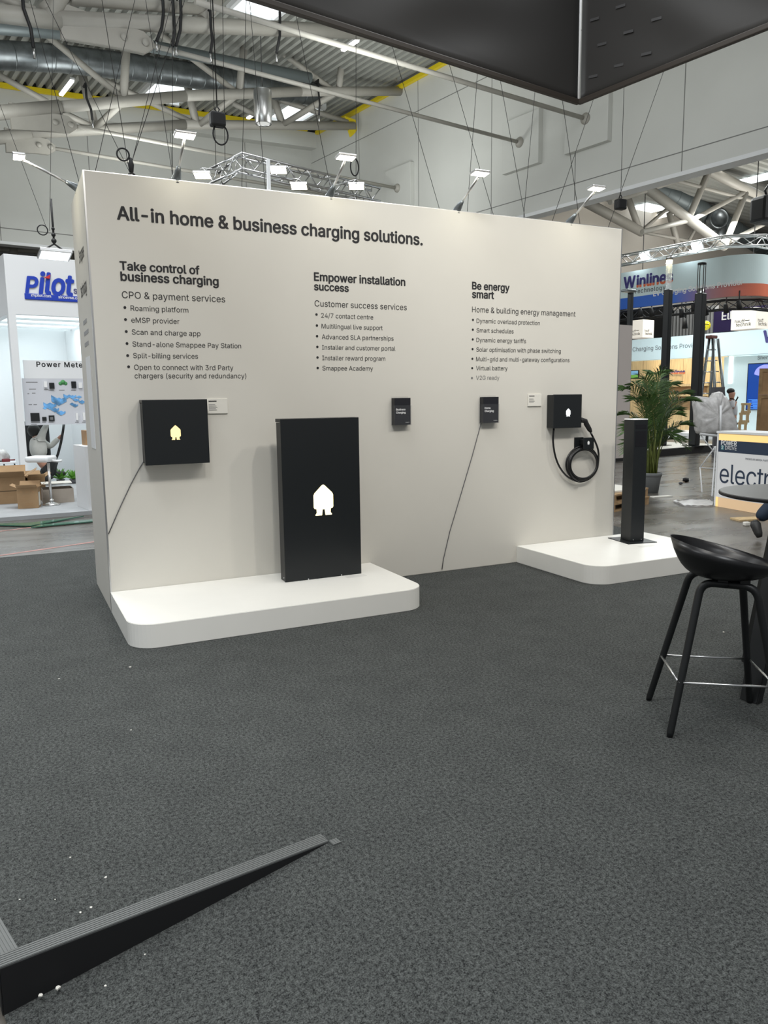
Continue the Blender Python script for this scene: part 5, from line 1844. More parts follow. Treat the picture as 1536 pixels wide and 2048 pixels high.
# trusses over and under it
zt2 = zt_ + 0.5
pth = [HP(US + 0.3, vl + 2, zt2), HP(US + 0.3, vr + 1.0, zt2), HP(US + 1.1, vr + 0.3, zt2), HP(US + 8, vr + 0.3, zt2)]
lattice_truss('lighting_truss', 'silver lattice truss above the curved hanging sign', pth, 0.32, 0.03, M['alu'], 0.36)
pth = [HP(US + 0.4, vl + 2, zb_ - 0.2), HP(US + 0.4, vr + 1.0, zb_ - 0.2), HP(US + 1.2, vr + 0.4, zb_ - 0.2), HP(US + 8, vr + 0.4, zb_ - 0.2)]
lattice_truss('lighting_truss', 'black lattice truss below the curved hanging sign', pth, 0.30, 0.03, M['strap'], 0.36)
for (x, y, lab) in ((1290, 513, 'left of two cool floodlights on top of the sign truss'), (1394, 493, 'right of two cool floodlights on top of the sign truss')):
    p = HU(x, y, US + 0.3)
    t = thing('truss_floodlight', lab, 'floodlight', p, 'cool floodlights on the sign truss')
    flood_head(t, p, HY, Vector((-0.75, -0.1, -0.6)), 0.42, 0.3, 0.06, mat('bright_cool_lens', (1, 1, 1), 0.4, emit=3.5, ecol=(0.86, 0.95, 1.0)))
    area('sign_flood_lamp', p - HX * 0.2 - ZV * 0.1, p - HX * 0.6 - ZV * 3, 0.4, 95, (0.86, 0.96, 1.0))
ords = ('first', 'second', 'third', 'fourth', 'fifth', 'sixth', 'seventh', 'eighth')
for i, (x, y) in enumerate(((1281, 625), (1303, 624), (1342, 619), (1363, 626), (1387, 614), (1411, 622), (1452, 617), (1478, 610))):
    p = HU(x, y, US + 0.2)
    t = thing('stage_spotlight', 'small black spotlight under the sign truss, %s from the left' % ords[i], 'spotlight', p, 'black spotlights under the sign')
    d_ = Vector((0.35, 0.1, -0.9)).normalized()
    b = MB(); b.lathe([(0.0, 0.16), (0.06, 0.15), (0.075, 0.0), (0.095, -0.14), (0.085, -0.14), (0.06, -0.02), (0, -0.02)], p, -d_, 16); b.build('can', M['strap'], t)
    b = MB(); b.lathe([(0.075, -0.10), (0.0, -0.10)], p, -d_, 16); b.build('lens', M['lamp'], t)
    b = MB(); b.cyl(p, p + ZV * 0.45, 0.02, seg=6); b.build('yoke', M['strap'], t)

# --- back-lit cubes, purple banner, balloon, curtains
def cube(label, xl, xm, xr, yt, yb, u, lines):
    vl_, vm_, zb2, zt2_ = U4(xl, yt, xm, yb, u)
    sz = vl_ - vm_
    t = thing('light_cube', label, 'sign', HP(u, vm_, zb2), 'lit lettered cubes')
    b = MB(); b.hbox(u, u + sz, vm_, vl_, zb2, zt2_, 0.02); b.build('cube', M['cubelight'], t)
    b = MB()
    h_ = zt2_ - zb2
    for k, s_ in enumerate(('hauff', 'technik')):
        text_bm(b, s_, HP(u - 0.001, vl_ - sz * (0.17 + 0.05 * k), zb2 + h_ * (0.33 - 0.17 * k)), -HY, ZV, width=sz * (0.40 + 0.22 * k), offset=0.01)
        text_bm(b, s_, HP(u + sz * (0.17 + 0.05 * k), vm_ - 0.001, zb2 + h_ * (0.33 - 0.17 * k)), HX, ZV, width=sz * (0.40 + 0.22 * k), offset=0.01)
    b.obox(HP(u - 0.002, vl_ - sz * 0.58, zb2 + h_ * 0.40), -HY * sz * 0.18, HX * 0.001, ZV * 0.03)
    b.build('lettering', M['ink'], t)
    b = MB(); b.cyl(HP(u + sz / 2, vm_ + sz / 2, zt2_), HP(u + sz / 2, vm_ + sz / 2, 13.285), 0.02, seg=6); b.build('suspension_wire', M['wire'], t)


cube('lit white lettered cube at the right, before the purple banner', 1463, 1510, 1536, 619, 657, 14, None)
cube('smaller lit white lettered cube at the left, behind the first light pole', 1255, 1285, 1312, 642, 675, 16, None)
t = thing('hanging_banner', 'dark purple hanging banner behind the right lit cube', 'banner', HU(1428, 653, 20))
b = MB(); ubox(b, 1428, 621, 1560, 654, 20, 0.3); b.build('fabric', M['purple'], t)
b = MB(); utext(b, 'Elli', (1444, 640), (1468, 638), 20, offset=0.02, depth=0.02); b.build('lettering', M['whiteink'], t)
p = PD(1411, 651, 30)
t = thing('balloon', 'round yellow balloon above the pale fascia', 'balloon', p)
b = MB(); b.ball(p, 0.19, 0.19, 0.185, 24); b.build('skin', M['balloon'], t)
b = MB(); b.tube([p - _f * 0.19 - _r * 0.12, p - _f * 0.197 - _r * 0.04 + _u * 0.01, p - _f * 0.197 + _r * 0.05], 0.012, 6); b.build('print', M['ink'], t)
b = MB(); b.cyl(p - ZV * 0.19, p - ZV * 2.5, 0.006, seg=5); b.build('string', M['wire'], t)
vl_, vr_, zb2, zt2_ = U4(1200, 616, 1335, 690, 26)
b = MB(); b.hbox(26, 26.2, vr_, vl_, HF + 0.001, min(zt2_, 6.95))
tag(b.build('backdrop', M['dark']), 'black backdrop behind the small lit cube', 'backdrop')
vl_, vr_, zb2, zt2_ = U4(1332, 622, 1432, 690, 24)
zb2 = HF + 0.001
b = MB()
prev = None
for i in range(61):
    v_ = vl_ + (vr_ - vl_) * i / 60
    p_ = (b.bm.verts.new(HP(24 + 0.1 * math.sin(i * 1.6), v_, zb2)), b.bm.verts.new(HP(24 + 0.1 * math.sin(i * 1.6), v_, zt2_)))
    if prev: b.bm.faces.new([prev[0], p_[0], p_[1], prev[1]])
    prev = p_
o = b.build('curtain', M['curtain'])
md = o.modifiers.new('thickness', 'SOLIDIFY'); md.thickness = 0.02
tag(o, 'pleated grey curtain behind the pale fascia', 'curtain')
p = HU(1370, 648, US + 0.4)
t = thing('hoist_hook', 'small black hoist hook hanging below the sign truss', 'hoist', p)
b = MB(); b.lathe([(0, -0.17), (0.10, -0.15), (0.05, 0.17), (0, 0.19)], p, ZV, 10); b.build('weight', M['strap'], t)
b = MB(); b.cyl(p + ZV * 0.2, p + ZV * 1.1, 0.02, seg=6); b.build('chain', M['strap'], t)

# --- pale stand with wooden back wall
UFa, UW = 9.0, 11.0
st = thing('exhibition_stand', 'pale exhibition stand with lettered fascia and light wood back wall, right', 'exhibition stand', HU(1263, 900, UFa))
z_bt = hloc(HU(1263, 722, UFa))[2]
z_tp = hloc(HU(1263, 680, UFa))[2]
v0_, v1_ = hloc(HU(1225, 700, UFa))[1], hloc(HU(1600, 700, UFa))[1]
b = MB(); b.hbox(UFa, UFa + 0.3, v1_, v0_, z_bt, z_tp); b.build('fascia', M['fascia'], st)
b = MB(); utext(b, 'Charging Solutions Provider', (1265.5, 703), (1402, 690.5), UFa, depth=0.01); b.build('fascia_lettering', M['greybox'], st)
b = MB(); utext(b, 'W', (1527, 685), (1556, 682), UFa, offset=0.035, depth=0.01); b.build('fascia_logo', M['indigo'], st)
b = MB(); b.hbox(UW, UW + 0.2, v1_ - 2, v0_ + 1, HF, z_bt + 0.5); b.build('back_wall', M['fascia'], st)
b = MB(); b.hbox(UFa - 0.5, UW, v1_, v0_, HF, HF + 0.2); b.build('floor_plate', M['white'], st)
vl_, vr_, zb2, zt2_ = U4(1250, 719, 1446, 900, UW - 0.06)
ztw = hloc(HU(1446, 713, UW - 0.06))[2]
b = MB(); b.hbox(UW - 0.06, UW - 0.001, vr_, vl_, HF + 0.2, ztw); ww = b.build('wood_panel', M['wood'], st)
b = MB()
for k in range(1, 5):
    v_ = vl_ + (vr_ - vl_) * k / 5
    b.hbox(UW - 0.064, UW - 0.059, v_ - 0.01, v_ + 0.01, HF + 0.2, ztw)
b.build('joint', M['crate'], ww)
b = MB(); ubox(b, 1325, 771, 1413, 789, UW - 0.075, 0.012); ubox(b, 1325, 794, 1413, 820, UW - 0.075, 0.012); b.build('shelf_niche', M['crate'], ww)
b = MB(); ubox(b, 1320, 769, 1416, 771.5, UW - 0.3, 0.23); b.build('shelf', M['wood'], ww)
b = MB(); ubox(b, 1320, 789, 1416, 792, UW - 0.3, 0.23); b.build('shelf', M['wood'], ww)
b = MB(); utext(b, 'Winlines', (1333, 748.5), (1370, 746), UW - 0.062, offset=0.03, depth=0.01)
zl = hloc(HU(1333, 749, UW))[2] - hloc(WO[st])[2]
b.build('wall_logo', grad_mat('indigo_over_orange_wall_print', (0, 0, 1), [(0.0, (0.62, 0.13, 0.05)), (0.22, (0.62, 0.13, 0.05)), (0.25, (0.03, 0.025, 0.16)), (1.0, (0.03, 0.025, 0.16))], 0.35, zl - 0.02), st)
b = MB(); utext(b, 'Technology', (1341, 752.5), (1364, 751), UW - 0.062, depth=0.01); b.build('wall_sub_lettering', M['greybox'], st)
# right-hand white wall with lit strip and screen
UB = 10.0
vl_, vr_, zb2, zt2_ = U4(1449, 708, 1600, 900, UB)
b = MB(); b.hbox(UB, UW - 0.001, vr_ - 2, vl_, HF + 0.2, z_bt - 0.001); b.build('side_cabinet', M['fascia'], st)
b = MB(); ubox(b, 1459, 713, 1463, 767, UB - 0.03, 0.03); b.build('light_strip', M['tube'], st)
b = MB(); utext(b, 'Shenzhen', (1515, 719), (1560, 716), UB, depth=0.01); b.build('wall_lettering', M['greybox'], st)
scn = thing('display_screen', 'large blue video screen with a pale jellyfish at the right edge', 'screen', HU(1496, 822, UB - 0.06))
vl_, vr_, zb2, zt2_ = U4(1496, 727, 1580, 822, UB - 0.06)
ztt = hloc(HU(1497, 727, UB - 0.06))[2]; zbb = hloc(HU(1493, 820, UB - 0.06))[2]
b = MB(); b.hbox(UB - 0.06, UB - 0.001, vr_, vl_, zbb, ztt); b.build('housing', M['black'], scn)
scm = mat('blue_screen', (0.005, 0.02, 0.12), 0.3, emit=0.42, ecol=(0.004, 0.10, 0.55))
b = MB(); b.hbox(UB - 0.064, UB - 0.0605, vr_ + 0.03, vl_ - 0.03, zbb + 0.03, ztt - 0.03); b.build('picture', scm, scn)
jm = mat('screen_jellyfish', (0.3, 0.3, 0.8), 0.3, emit=0.7, ecol=(0.18, 0.20, 0.75))
b = MB()
q = HU(1531, 748, UB - 0.068)
b.prism([q - HY * (math.cos(a_) * 0.42) + ZV * (math.sin(a_) * 0.34) for a_ in [PI * i / 14 for i in range(15)]] + [q + HY * 0.25 + ZV * -0.05], -HX * 0.002)
b.build('picture_figure', jm, scn)
b = MB()
for k in range(9):
    q = HU(1496.5 + (k * 7) % 13, 800 + k * 2.3, UB - 0.066)
    b.obox(q, -HY * (0.35 + 0.1 * (k % 3)), -HX * 0.001, ZV * 0.02)
b.build('picture_ripple', mat('screen_ripple', (0.1, 0.3, 0.9), 0.3, emit=0.7, ecol=(0.06, 0.22, 0.85)), scn)
t = thing('monitor', 'small lit monitor beside the first light pole', 'monitor', HU(1262, 757, 8.6))
b = MB(); ubox(b, 1257, 741, 1276.5, 757, 8.6, 0.06); b.build('housing', M['black'], t)
b = MB(); ubox(b, 1259, 742.2, 1275.5, 749.5, 8.59, 0.008); b.build('picture', mat('monitor_sky', (0.2, 0.4, 0.6), 0.3, emit=0.25, ecol=(0.2, 0.35, 0.45)), t)
b = MB(); ubox(b, 1259, 749.7, 1275.5, 755.5, 8.59, 0.008); b.build('picture', mat('monitor_green', (0.1, 0.3, 0.05), 0.3, emit=0.35, ecol=(0.25, 0.45, 0.08)), t)
for (x, e_) in ((1300, 16), (1345, 16), (1385, 16), (1420, 16)):
    q = HU(x, 716, UFa + 1.3)
    area('stand_downlight', q, q + HX * 0.55 - ZV, 0.15, e_ * 0.38, (1.0, 0.87, 0.66))
q = HU(1500, 700, 8.2)
area('stand_front_lamp', q - HX * 1.8 + ZV * 0.4, q + HX * 2 - ZV * 2, 1.2, 38, (0.9, 0.98, 1.0))
q = HU(1340, 655, 7.5)
area('stand_front_lamp', q - HX * 0.6, q + HX * 2.0 - ZV * 0.9, 1.2, 30, (0.9, 0.98, 1.0))

# --- podium with the light poles
b = MB(); b.hbox(-0.6, 3.3, -17.4, -11.5, HF, HF + 0.19)
pod = tag(b.build('podium', M['blackmatt']), 'low black podium under the tall light poles', 'podium')
b = MB(); b.hbox(-0.5, 3.2, -17.3, -11.6, HF + 0.1905, HF + 0.197); tag(b.build('cover_sheet', M['paper']), 'pale sheet covering the top of the black podium', 'sheet')
PB = HF + 0.198


def pole(label, px_, ytop, wpx, u, v=None):
    p = HU(px_, 800, u)
    p.z = PB
    top = HU(px_ + 3, ytop, u)
    D = (p - CAM).dot(_f)
    w_ = wpx * D / F
    t = thing('light_pole', label, 'street lamp', p, 'tall light poles on the podium')
    b = MB(); b.obox(p - HX * w_ / 2 - HY * w_ / 2 + ZV * 0.012, HX * w_, HY * w_, ZV * (top.z - PB - 0.012), w_ * 0.12); b.build('post', M['black'], t)
    b = MB(); b.obox(p - HX * w_ - HY * w_, HX * 2 * w_, HY * 2 * w_, ZV * 0.012); b.build('base_plate', M['black'], t)
    return t, Vector((p.x, p.y, top.z)), w_


t, tp, w_ = pole('light pole with a flat lamp head, leftmost of the three', 1254.5, 584, 8.5, 1.2)
b = MB(); b.obox(tp - HY * 0.12 - HX * 0.30 - ZV * 0.02, HX * 0.42, HY * 0.24, ZV * 0.07, 0.02); h = b.build('lamp_head', M['galv'], t)
b = MB(); b.obox(tp - HY * 0.10 - HX * 0.28 - ZV * 0.026, HX * 0.3, HY * 0.2, ZV * 0.005); b.build('lens', M['paper'], h)
t, tp, w_ = pole('light pole with a clear glass tube top and warm lit cap, middle of the three', 1328, 580, 13, 1.6)
ht = HU(1334, 521, 1.6).z - tp.z
b = MB(); b.lathe([(w_ * 0.46, 0), (w_ * 0.46, ht), (w_ * 0.43, ht), (w_ * 0.43, 0)], tp, ZV, 24); b.build('glass_tube', M['glass'], t)
b = MB(); b.lathe([(0, ht), (w_ * 0.5, ht), (w_ * 0.5, ht + 0.12), (0, ht + 0.14)], tp, ZV, 24); b.build('lamp_cap', M['alu'], t)
b = MB(); b.lathe([(0, ht - 0.1), (w_ * 0.42, ht - 0.09), (w_ * 0.42, ht - 0.001), (0, ht - 0.001)], tp, ZV, 24); b.build('lamp', mat('warm_lamp', (1, 0.9, 0.6), 0.5, emit=14, ecol=(1, 0.86, 0.5)), t)
t, tp, w_ = pole('light pole with an open lantern top of thin bars, rightmost of the three', 1392, 587, 16.5, 2.0)
ht = HU(1400, 530, 2.0).z - tp.z
for k in range(6):
    a_ = 2 * PI * k / 6 + 0.2
    b = MB(); q = tp + Vector((math.cos(a_), math.sin(a_), 0)) * w_ * 0.42; b.cyl(q, q + ZV * ht, 0.011, seg=6); b.build('bar', M['black'], t)
b = MB(); b.lathe([(0, ht), (w_ * 0.5, ht), (w_ * 0.48, ht + 0.05), (0, ht + 0.07)], tp, ZV, 24); b.build('cap', M['black'], t)
b = MB(); b.lathe([(w_ * 0.36, 0.002), (w_ * 0.36, ht * 0.16), (0, ht * 0.16)], tp, ZV, 24); b.build('reflector', M['alu'], t)
for (du, dv, m_, lab) in ((1.1, 1.5, M['teal'], ''),): pass

# --- pale partition at the left of the podium
q = PZ(1256, 921, HF)
uu, vv, _z = hloc(q)
b = MB(); b.hbox(uu - 4, uu, vv, vv + 0.2, HF + 0.08, HV(1250, 650, vv).z)
t = thing('partition_wall', 'pale pinkish partition wall just right of the display wall end', 'partition', HP(uu - 2, vv, HF))
b.build('panel', mat('pinkish_panel', (0.58, 0.52, 0.49), 0.6), t)
b = MB(); b.hbox(uu - 4, uu + 0.02, vv - 0.02, vv + 0.22, HF, HF + 0.08); b.build('base', M['blackmatt'], t)

# --- pallets and clutter behind the palm
def pallet(label, c, yaw, layers=1, group='wooden pallets'):
    ax = Vector((math.cos(yaw), math.sin(yaw), 0))
    ay = Vector((-ax.y, ax.x, 0))
    t = thing('wooden_pallet', label, 'pallet', c, group)
    L, W_ = 1.2, 0.8
    b = MB()
    for k in range(3):
        b.obox(c + ay * (W_ / 2 - 0.05) * (k - 1) - ay * 0.05 - ax * L / 2, ax * L, ay * 0.10, ZV * 0.022)
    b.build('bottom_board', M['pallet'], t)
    for i in range(3):
        for k in range(3):
            b = MB()
            b.obox(c + ax * (L / 2 - 0.072) * (i - 1) + ay * (W_ / 2 - 0.05) * (k - 1) - ax * 0.072 - ay * 0.05 + ZV * 0.0221, ax * 0.144, ay * 0.1, ZV * 0.078)
            b.build('block', M['pallet'], t)
    b = MB()
    for k in range(5):
        b.obox(c - ax * L / 2 + ay * (W_ / 4.6) * (k - 2) - ay * 0.06 + ZV * 0.1002, ax * L, ay * 0.12, ZV * 0.022)
    b.build('top_board', M['pallet'], t)
    return c + ZV * 0.1225


q = PZ(1258, 1022, HF)
q = pallet('wooden pallet lying on the concrete behind the bollard', q + Vector((0.05, 0.55, 0)), 0.35)
q2 = pallet('wooden pallet stacked on the one behind the bollard', q + Vector((0.02, 0.03, 0.0005)), 0.38)
b = MB(); b.box(q2.x - 0.5, q2.x + 0.45, q2.y - 0.36, q2.y + 0.36, q2.z + 0.0008, q2.z + 0.025)
tag(b.build('board', M['paper']), 'white board lying on the pallets behind the bollard', 'board')
q = PZ(1375, 893, HF + 0.2); q.z = HF + 0.2
q = HP(2.0, -15.6, PB)
q = pallet('wooden pallet on the podium behind the palm', q, 1.0, group='wooden pallets on the podium')
q = pallet('wooden pallet on top of the podium pallet behind the palm', q + ZV * 0.0005, 1.03, group='wooden pallets on the podium')
for (du, dv, s, m_, lab) in ((0.1, 0.0, (0.4, 0.5, 0.5), M['greybox'], 'dark grey case on the podium pallets'), (0.2, -0.62, (0.25, 0.25, 0.22), M['paper'], 'small white carton on the podium pallets')):
    b = MB(); c = q + HX * du + HY * dv; b.obox(c - HX * s[0] / 2 - HY * s[1] / 2 + ZV * 0.001, HX * s[0], HY * s[1], ZV * s[2], 0.02)
    tag(b.build('equipment_case', m_), lab, 'case')
# stack of timber right of the wrapped bundle
cst = PD(1486, 880, 19)
sdir = (cst - CAM); sdir.z = 0; sdir.normalize()
for k in range(6):
    b = MB()
    w1 = 0.24 + 0.01 * ((k * 2) % 3)
    zc = HF + 0.001 + k * 0.234
    c = Vector((cst.x, cst.y, zc)) + Vector((_r.x, _r.y, 0)) * (0.03 * ((k * 7) % 3) - 0.03)
    b.obox(c - _r * w1 / 2, _r * w1 + ZV * 0, sdir * 0.4, ZV * 0.05)
    b.obox(c - _r * w1 * 0.45 + ZV * 0.0502, _r * w1 * 0.3, sdir * 0.4, ZV * 0.14)
    b.obox(c + _r * w1 * 0.15 + ZV * 0.0502, _r * w1 * 0.3, sdir * 0.4, ZV * 0.14)
    b.obox(c - _r * w1 / 2 + ZV * 0.1904, _r * w1, sdir * 0.4, ZV * 0.05)
    tag(b.build('timber_skid', M['wood']), 'yellowish timber skid in a leaning stack right of the wrapped bundle', 'skid', 'stacked timber skids')
# crates
for (D, x0, y0, y1, lab) in ((19.5, 1516, 790, 920, 'lower of two brown wooden crates at the right edge'), (19.5, 1519, 737, 789.5, 'upper of two brown wooden crates at the right edge')):
    a, c = PD(x0, y0, D), PD(x0, y1, D)
    z0 = HF if y1 > 900 else PD(1516, 790, D).z + 0.002
    t = thing('wooden_crate', lab, 'crate', Vector((a.x, a.y, z0)), 'brown wooden crates')
    yd = (a - CAM); yd.z = 0; yd.normalize()
    z1 = a.z
    b = MB(); b.obox(Vector((a.x, a.y, z0)), Vector((_r.x, _r.y, 0)) * 1.0, yd * 0.9, ZV * (z1 - z0)); b.build('board_case', M['crate'], t)
    for bx, bz, bw, bh in ((0, 0, 1.0, 0.09), (0, z1 - z0 - 0.09, 1.0, 0.09), (0, 0.09, 0.09, z1 - z0 - 0.18), (0.91, 0.09, 0.09, z1 - z0 - 0.18)):
        b = MB(); b.obox(Vector((a.x, a.y, z0 + bz)) - yd * 0.02 + _r * bx * 1.0, Vector((_r.x, _r.y, 0)) * bw, yd * 0.02, ZV * bh); b.build('batten', M['pallet'], t)

# --- stepladder
t = thing('stepladder', 'tall silver A-shaped stepladder behind the wrapped bundle', 'ladder', HU(1412, 860, 4.2))
A = HU(1416.5, 677, 4.2)
for xf, dep in ((1394, 0.0), (1396, 0.55), (1432, 0.0), (1434, 0.55)):
    ft = HU(xf, 850, 4.2)
    ft = Vector((ft.x, ft.y, 0)) + HX * dep
    pt_ = A + HX * (0.15 + dep * 0.5) + HY * (0.06 if xf < 1415 else -0.06)
    dirn = (Vector((ft.x, ft.y, HU(xf, 850, 4.2).z)) - pt_)
    ft = pt_ + dirn * ((pt_.z - HF) / (pt_.z - HU(xf, 850, 4.2).z))
    b = MB(); b.cyl(pt_, ft, 0.045, seg=8); b.build('rail', M['galv'], t)
for k in range(1, 9):
    for s_ in (0, 1):
        f_ = k / 9.5
        l_ = A + (HU(1394 if s_ == 0 else 1432, 850, 4.2) - A) * f_ * 1.2
        b = MB(); b.cyl(l_ + HX * 0.05, l_ + HX * (0.3 + 0.3 * f_), 0.02, seg=6); b.build('rung', M['alu'], t)
b = MB(); b.obox(A - HY * 0.10 - HX * 0.0, HX * 0.35, HY * 0.20, ZV * 0.10, 0.02); b.build('hinge', mat('red_hinge', (0.16, 0.055, 0.045), 0.5), t)

# --- film-wrapped bundle on a white folding frame
DB = 13.6
yd = Vector((-_r.y, _r.x, 0)).normalized()
t = thing('wrapped_bundle', 'bulky bundle wrapped in white film on a folding frame left of the counter', 'bundle', PD(1430, 868, DB))
outl = [(1394, 800), (1400, 792), (1430, 795), (1437, 785), (1446, 783), (1456, 793), (1466, 812), (1476, 838), (1483, 868), (1440, 870), (1402, 868), (1397, 840)]
b = MB()
rows = []
cx_, cy_ = 1438, 832
for k, (dd, s_) in enumerate(((0.0, 0.0), (0.0, 0.55), (0.01, 0.85), (0.06, 0.98), (0.16, 1.0), (0.26, 0.98), (0.31, 0.8), (0.32, 0.0))):
    row = []
    for i in range(len(outl) * 4):
        x0, y0 = outl[i // 4]
        x1, y1 = outl[(i // 4 + 1) % len(outl)]
        f_ = (i % 4) / 4
        x_, y_ = x0 + (x1 - x0) * f_, y0 + (y1 - y0) * f_
        jit = random.uniform(-0.028, 0.028) if s_ else 0
        row.append(b.bm.verts.new(PD(cx_ + (x_ - cx_) * s_, cy_ + (y_ - cy_) * s_, DB) + yd * (dd + jit)))
    rows.append(row)
for A_, B_ in zip(rows, rows[1:]):
    for i in range(len(A_)):
        f = b.bm.faces.new([A_[i], A_[(i + 1) % len(A_)], B_[(i + 1) % len(A_)], B_[i]])
        f.smooth = True
bmesh.ops.remove_doubles(b.bm, verts=b.bm.verts[:], dist=0.002)
bmesh.ops.recalc_face_normals(b.bm, faces=b.bm.faces[:])
b.build('film_wrap', M['plastic'], t)
b = MB(); b.cyl(PD(1441.5, 811, DB - 0.05), PD(1441, 872, DB - 0.05), 0.02, seg=8); b.build('rod', M['white'], t)
b = MB(); b.tube([PD(1400, 868, DB - 0.03) , PD(1436, 872, DB - 0.03)], 0.022, 8); b.build('rail', M['white'], t)
for q_ in ([(1401, 870), (1431, 908)], [(1431, 893), (1400, 935)], [(1400, 935), (1431, 938)], [(1428, 893), (1432, 905)]):
    b = MB(); b.tube([PD(*p_, DB) for p_ in q_], 0.012, 6); b.build('frame_bar', M['white'], t)
fz_ = PZ(1424, 993, HF)
b = MB(); b.tube([PD(1431, 893, DB), Vector((fz_.x, fz_.y, HF + 0.002))], 0.012, 6); b.build('frame_leg', M['white'], t)
fz_ = PZ(1404, 985, HF)
b = MB(); b.tube([PD(1400, 935, DB), Vector((fz_.x, fz_.y, HF + 0.002))], 0.012, 6); b.build('frame_leg', M['white'], t)
b = MB()
p = PD(1437, 790, 20)
b.obox(p - _r * 0.12, Vector((_r.x, _r.y, 0)) * 0.28, yd * 0.2, ZV * 0.2)
q = Vector((p.x, p.y, HF)); b.obox(q - _r * 0.06, Vector((_r.x, _r.y, 0)) * 0.12, yd * 0.1, ZV * (p.z - HF))
tag(b.build('terminal', M['greybox']), 'dark grey terminal on a post behind the wrapped bundle', 'terminal')

# --- person with a phone
DP = 24.0
g = PD(1471, 903, DP)
t = thing('person', 'dark-haired person in a light shirt looking down at a phone, right background', 'person', g)
Q = lambda x, y, d=0.0: PD(x, y, DP + d)
skin('body', {'pel': (Q(1466, 838), 0.12), 'ch': (Q(1463, 810), 0.14), 'nk': (Q(1463.5, 797), 0.06), 'hd': (Q(1464, 788.5), 0.115), 'ht': (Q(1463, 782), 0.11), 'no': (Q(1469.5, 788.5), 0.022), 'sr': (Q(1464, 803, -0.17), 0.06), 'er': (Q(1466, 817, -0.2), 0.045), 'wr': (Q(1471, 807, -0.15), 0.032), 'hr': (Q(1473, 803, -0.12), 0.03),
              'sl': (Q(1463, 803, 0.17), 0.06), 'el': (Q(1465, 819, 0.2), 0.045), 'wl': (Q(1470, 811, 0.12), 0.03),
              'kr': (Q(1467, 868, -0.09), 0.07), 'fr': (Q(1466, 898, -0.09), 0.05), 'kl': (Q(1464, 868, 0.09), 0.07), 'fl': (Q(1463, 898, 0.09), 0.05)},
     [('pel', 'ch'), ('ch', 'nk'), ('nk', 'hd'), ('hd', 'ht'), ('hd', 'no'), ('ch', 'sr'), ('sr', 'er'), ('er', 'wr'), ('wr', 'hr'), ('ch', 'sl'), ('sl', 'el'), ('el', 'wl'), ('pel', 'kr'), ('kr', 'fr'), ('pel', 'kl'), ('kl', 'fl')], M['skin'], t)
skin('shirt', {'pel': (Q(1466, 836), 0.145), 'ch': (Q(1463, 810), 0.17), 'nk': (Q(1464, 800), 0.085), 'sr': (Q(1464, 804, -0.17), 0.08), 'er': (Q(1466, 817, -0.2), 0.062), 'sl': (Q(1463, 804, 0.17), 0.08), 'el': (Q(1465, 819, 0.2), 0.06)},
     [('pel', 'ch'), ('ch', 'nk'), ('ch', 'sr'), ('sr', 'er'), ('ch', 'sl'), ('sl', 'el')], M['shirt'], t)
skin('trousers', {'pel': (Q(1466, 840), 0.14), 'kr': (Q(1467, 868, -0.09), 0.085), 'fr': (Q(1466, 899, -0.09), 0.065), 'kl': (Q(1464, 868, 0.09), 0.085), 'fl': (Q(1463, 899, 0.09), 0.065)},
     [('pel', 'kr'), ('kr', 'fr'), ('pel', 'kl'), ('kl', 'fl')], M['trousers'], t)
b = MB(); b.ball(Q(1461.4, 782.2, 0.02), 0.118, 0.118, 0.095); b.build('hair', M['hair'], t)
b = MB(); c_ = Q(1474.2, 798.5, -0.12); b.obox(c_ - _r * 0.045 - _u * 0.1, _r * 0.09 + _u * 0.15, _f * 0.01, _u * 0.045 - _r * 0.02)
tag(b.build('mobile_phone', M['black']), 'dark mobile phone held up by the person in the light shirt', 'phone')

# --- lit counter with printed front
c0, c1 = PZ(1428, 1012, HF), PZ(1536, 1031, HF)
u_c = hloc(c0)[0]
dv_ = (c1 - c0); dv_.z = 0
cd = dv_.normalized()                         # along the front, towards the right
cn = Vector((-cd.y, cd.x, 0))                 # into the counter
if cn.dot(_f) < 0: cn = -cn
Lc = 1.75


def FC(x, y):                                 # pixel -> point on the counter front
    return PL(x, y, cn, cn.dot(c0))


def along(p): return (p - c0).dot(cd)


zc_top, z_y0, z_n0, z_n1, z_w = FC(1437, 862).z, FC(1437, 868).z, FC(1436, 880).z, FC(1434, 903).z, FC(1431, 993).z
t = thing('info_counter', 'white info counter with navy band, large lettering and lit wooden plinth, right', 'counter', c0)


def cbox(name, s0, s1, z0, z1, m, d0=0.0, d1=0.5, par=None):
    b = MB(); b.obox(c0 + cd * s0 + cn * d0 + ZV * (z0 - c0.z), cd * (s1 - s0), cn * (d1 - d0), ZV * (z1 - z0))
    return b.build(name, m, par or t)


cbox('body', 0.0, Lc, HF + 0.001, zc_top - 0.03, M['white'], 0.012, 0.5)
cbox('top', -0.012, Lc + 0.012, zc_top - 0.03, zc_top, M['white'], -0.01, 0.52)
cbox('edge_post', 0.0, 0.03, HF + 0.001, zc_top - 0.031, M['white'], -0.004, 0.0118)
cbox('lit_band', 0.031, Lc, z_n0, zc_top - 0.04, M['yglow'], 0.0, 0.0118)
nb = cbox('navy_band', 0.031, Lc, z_n1, z_n0 - 0.001, M['navy'], 0.0, 0.0118)
pn = cbox('print_panel', 0.031, Lc, z_w, z_n1 - 0.001, M['whiteink'], 0.0, 0.0118)
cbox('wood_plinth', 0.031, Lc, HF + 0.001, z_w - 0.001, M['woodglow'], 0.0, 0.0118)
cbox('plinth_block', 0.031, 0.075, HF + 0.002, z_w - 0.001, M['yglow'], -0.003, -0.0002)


def ctext(mb, body, pl, wd, **k):
    return text_bm(mb, body, FC(*pl), cd, ZV, width=wd, **k)


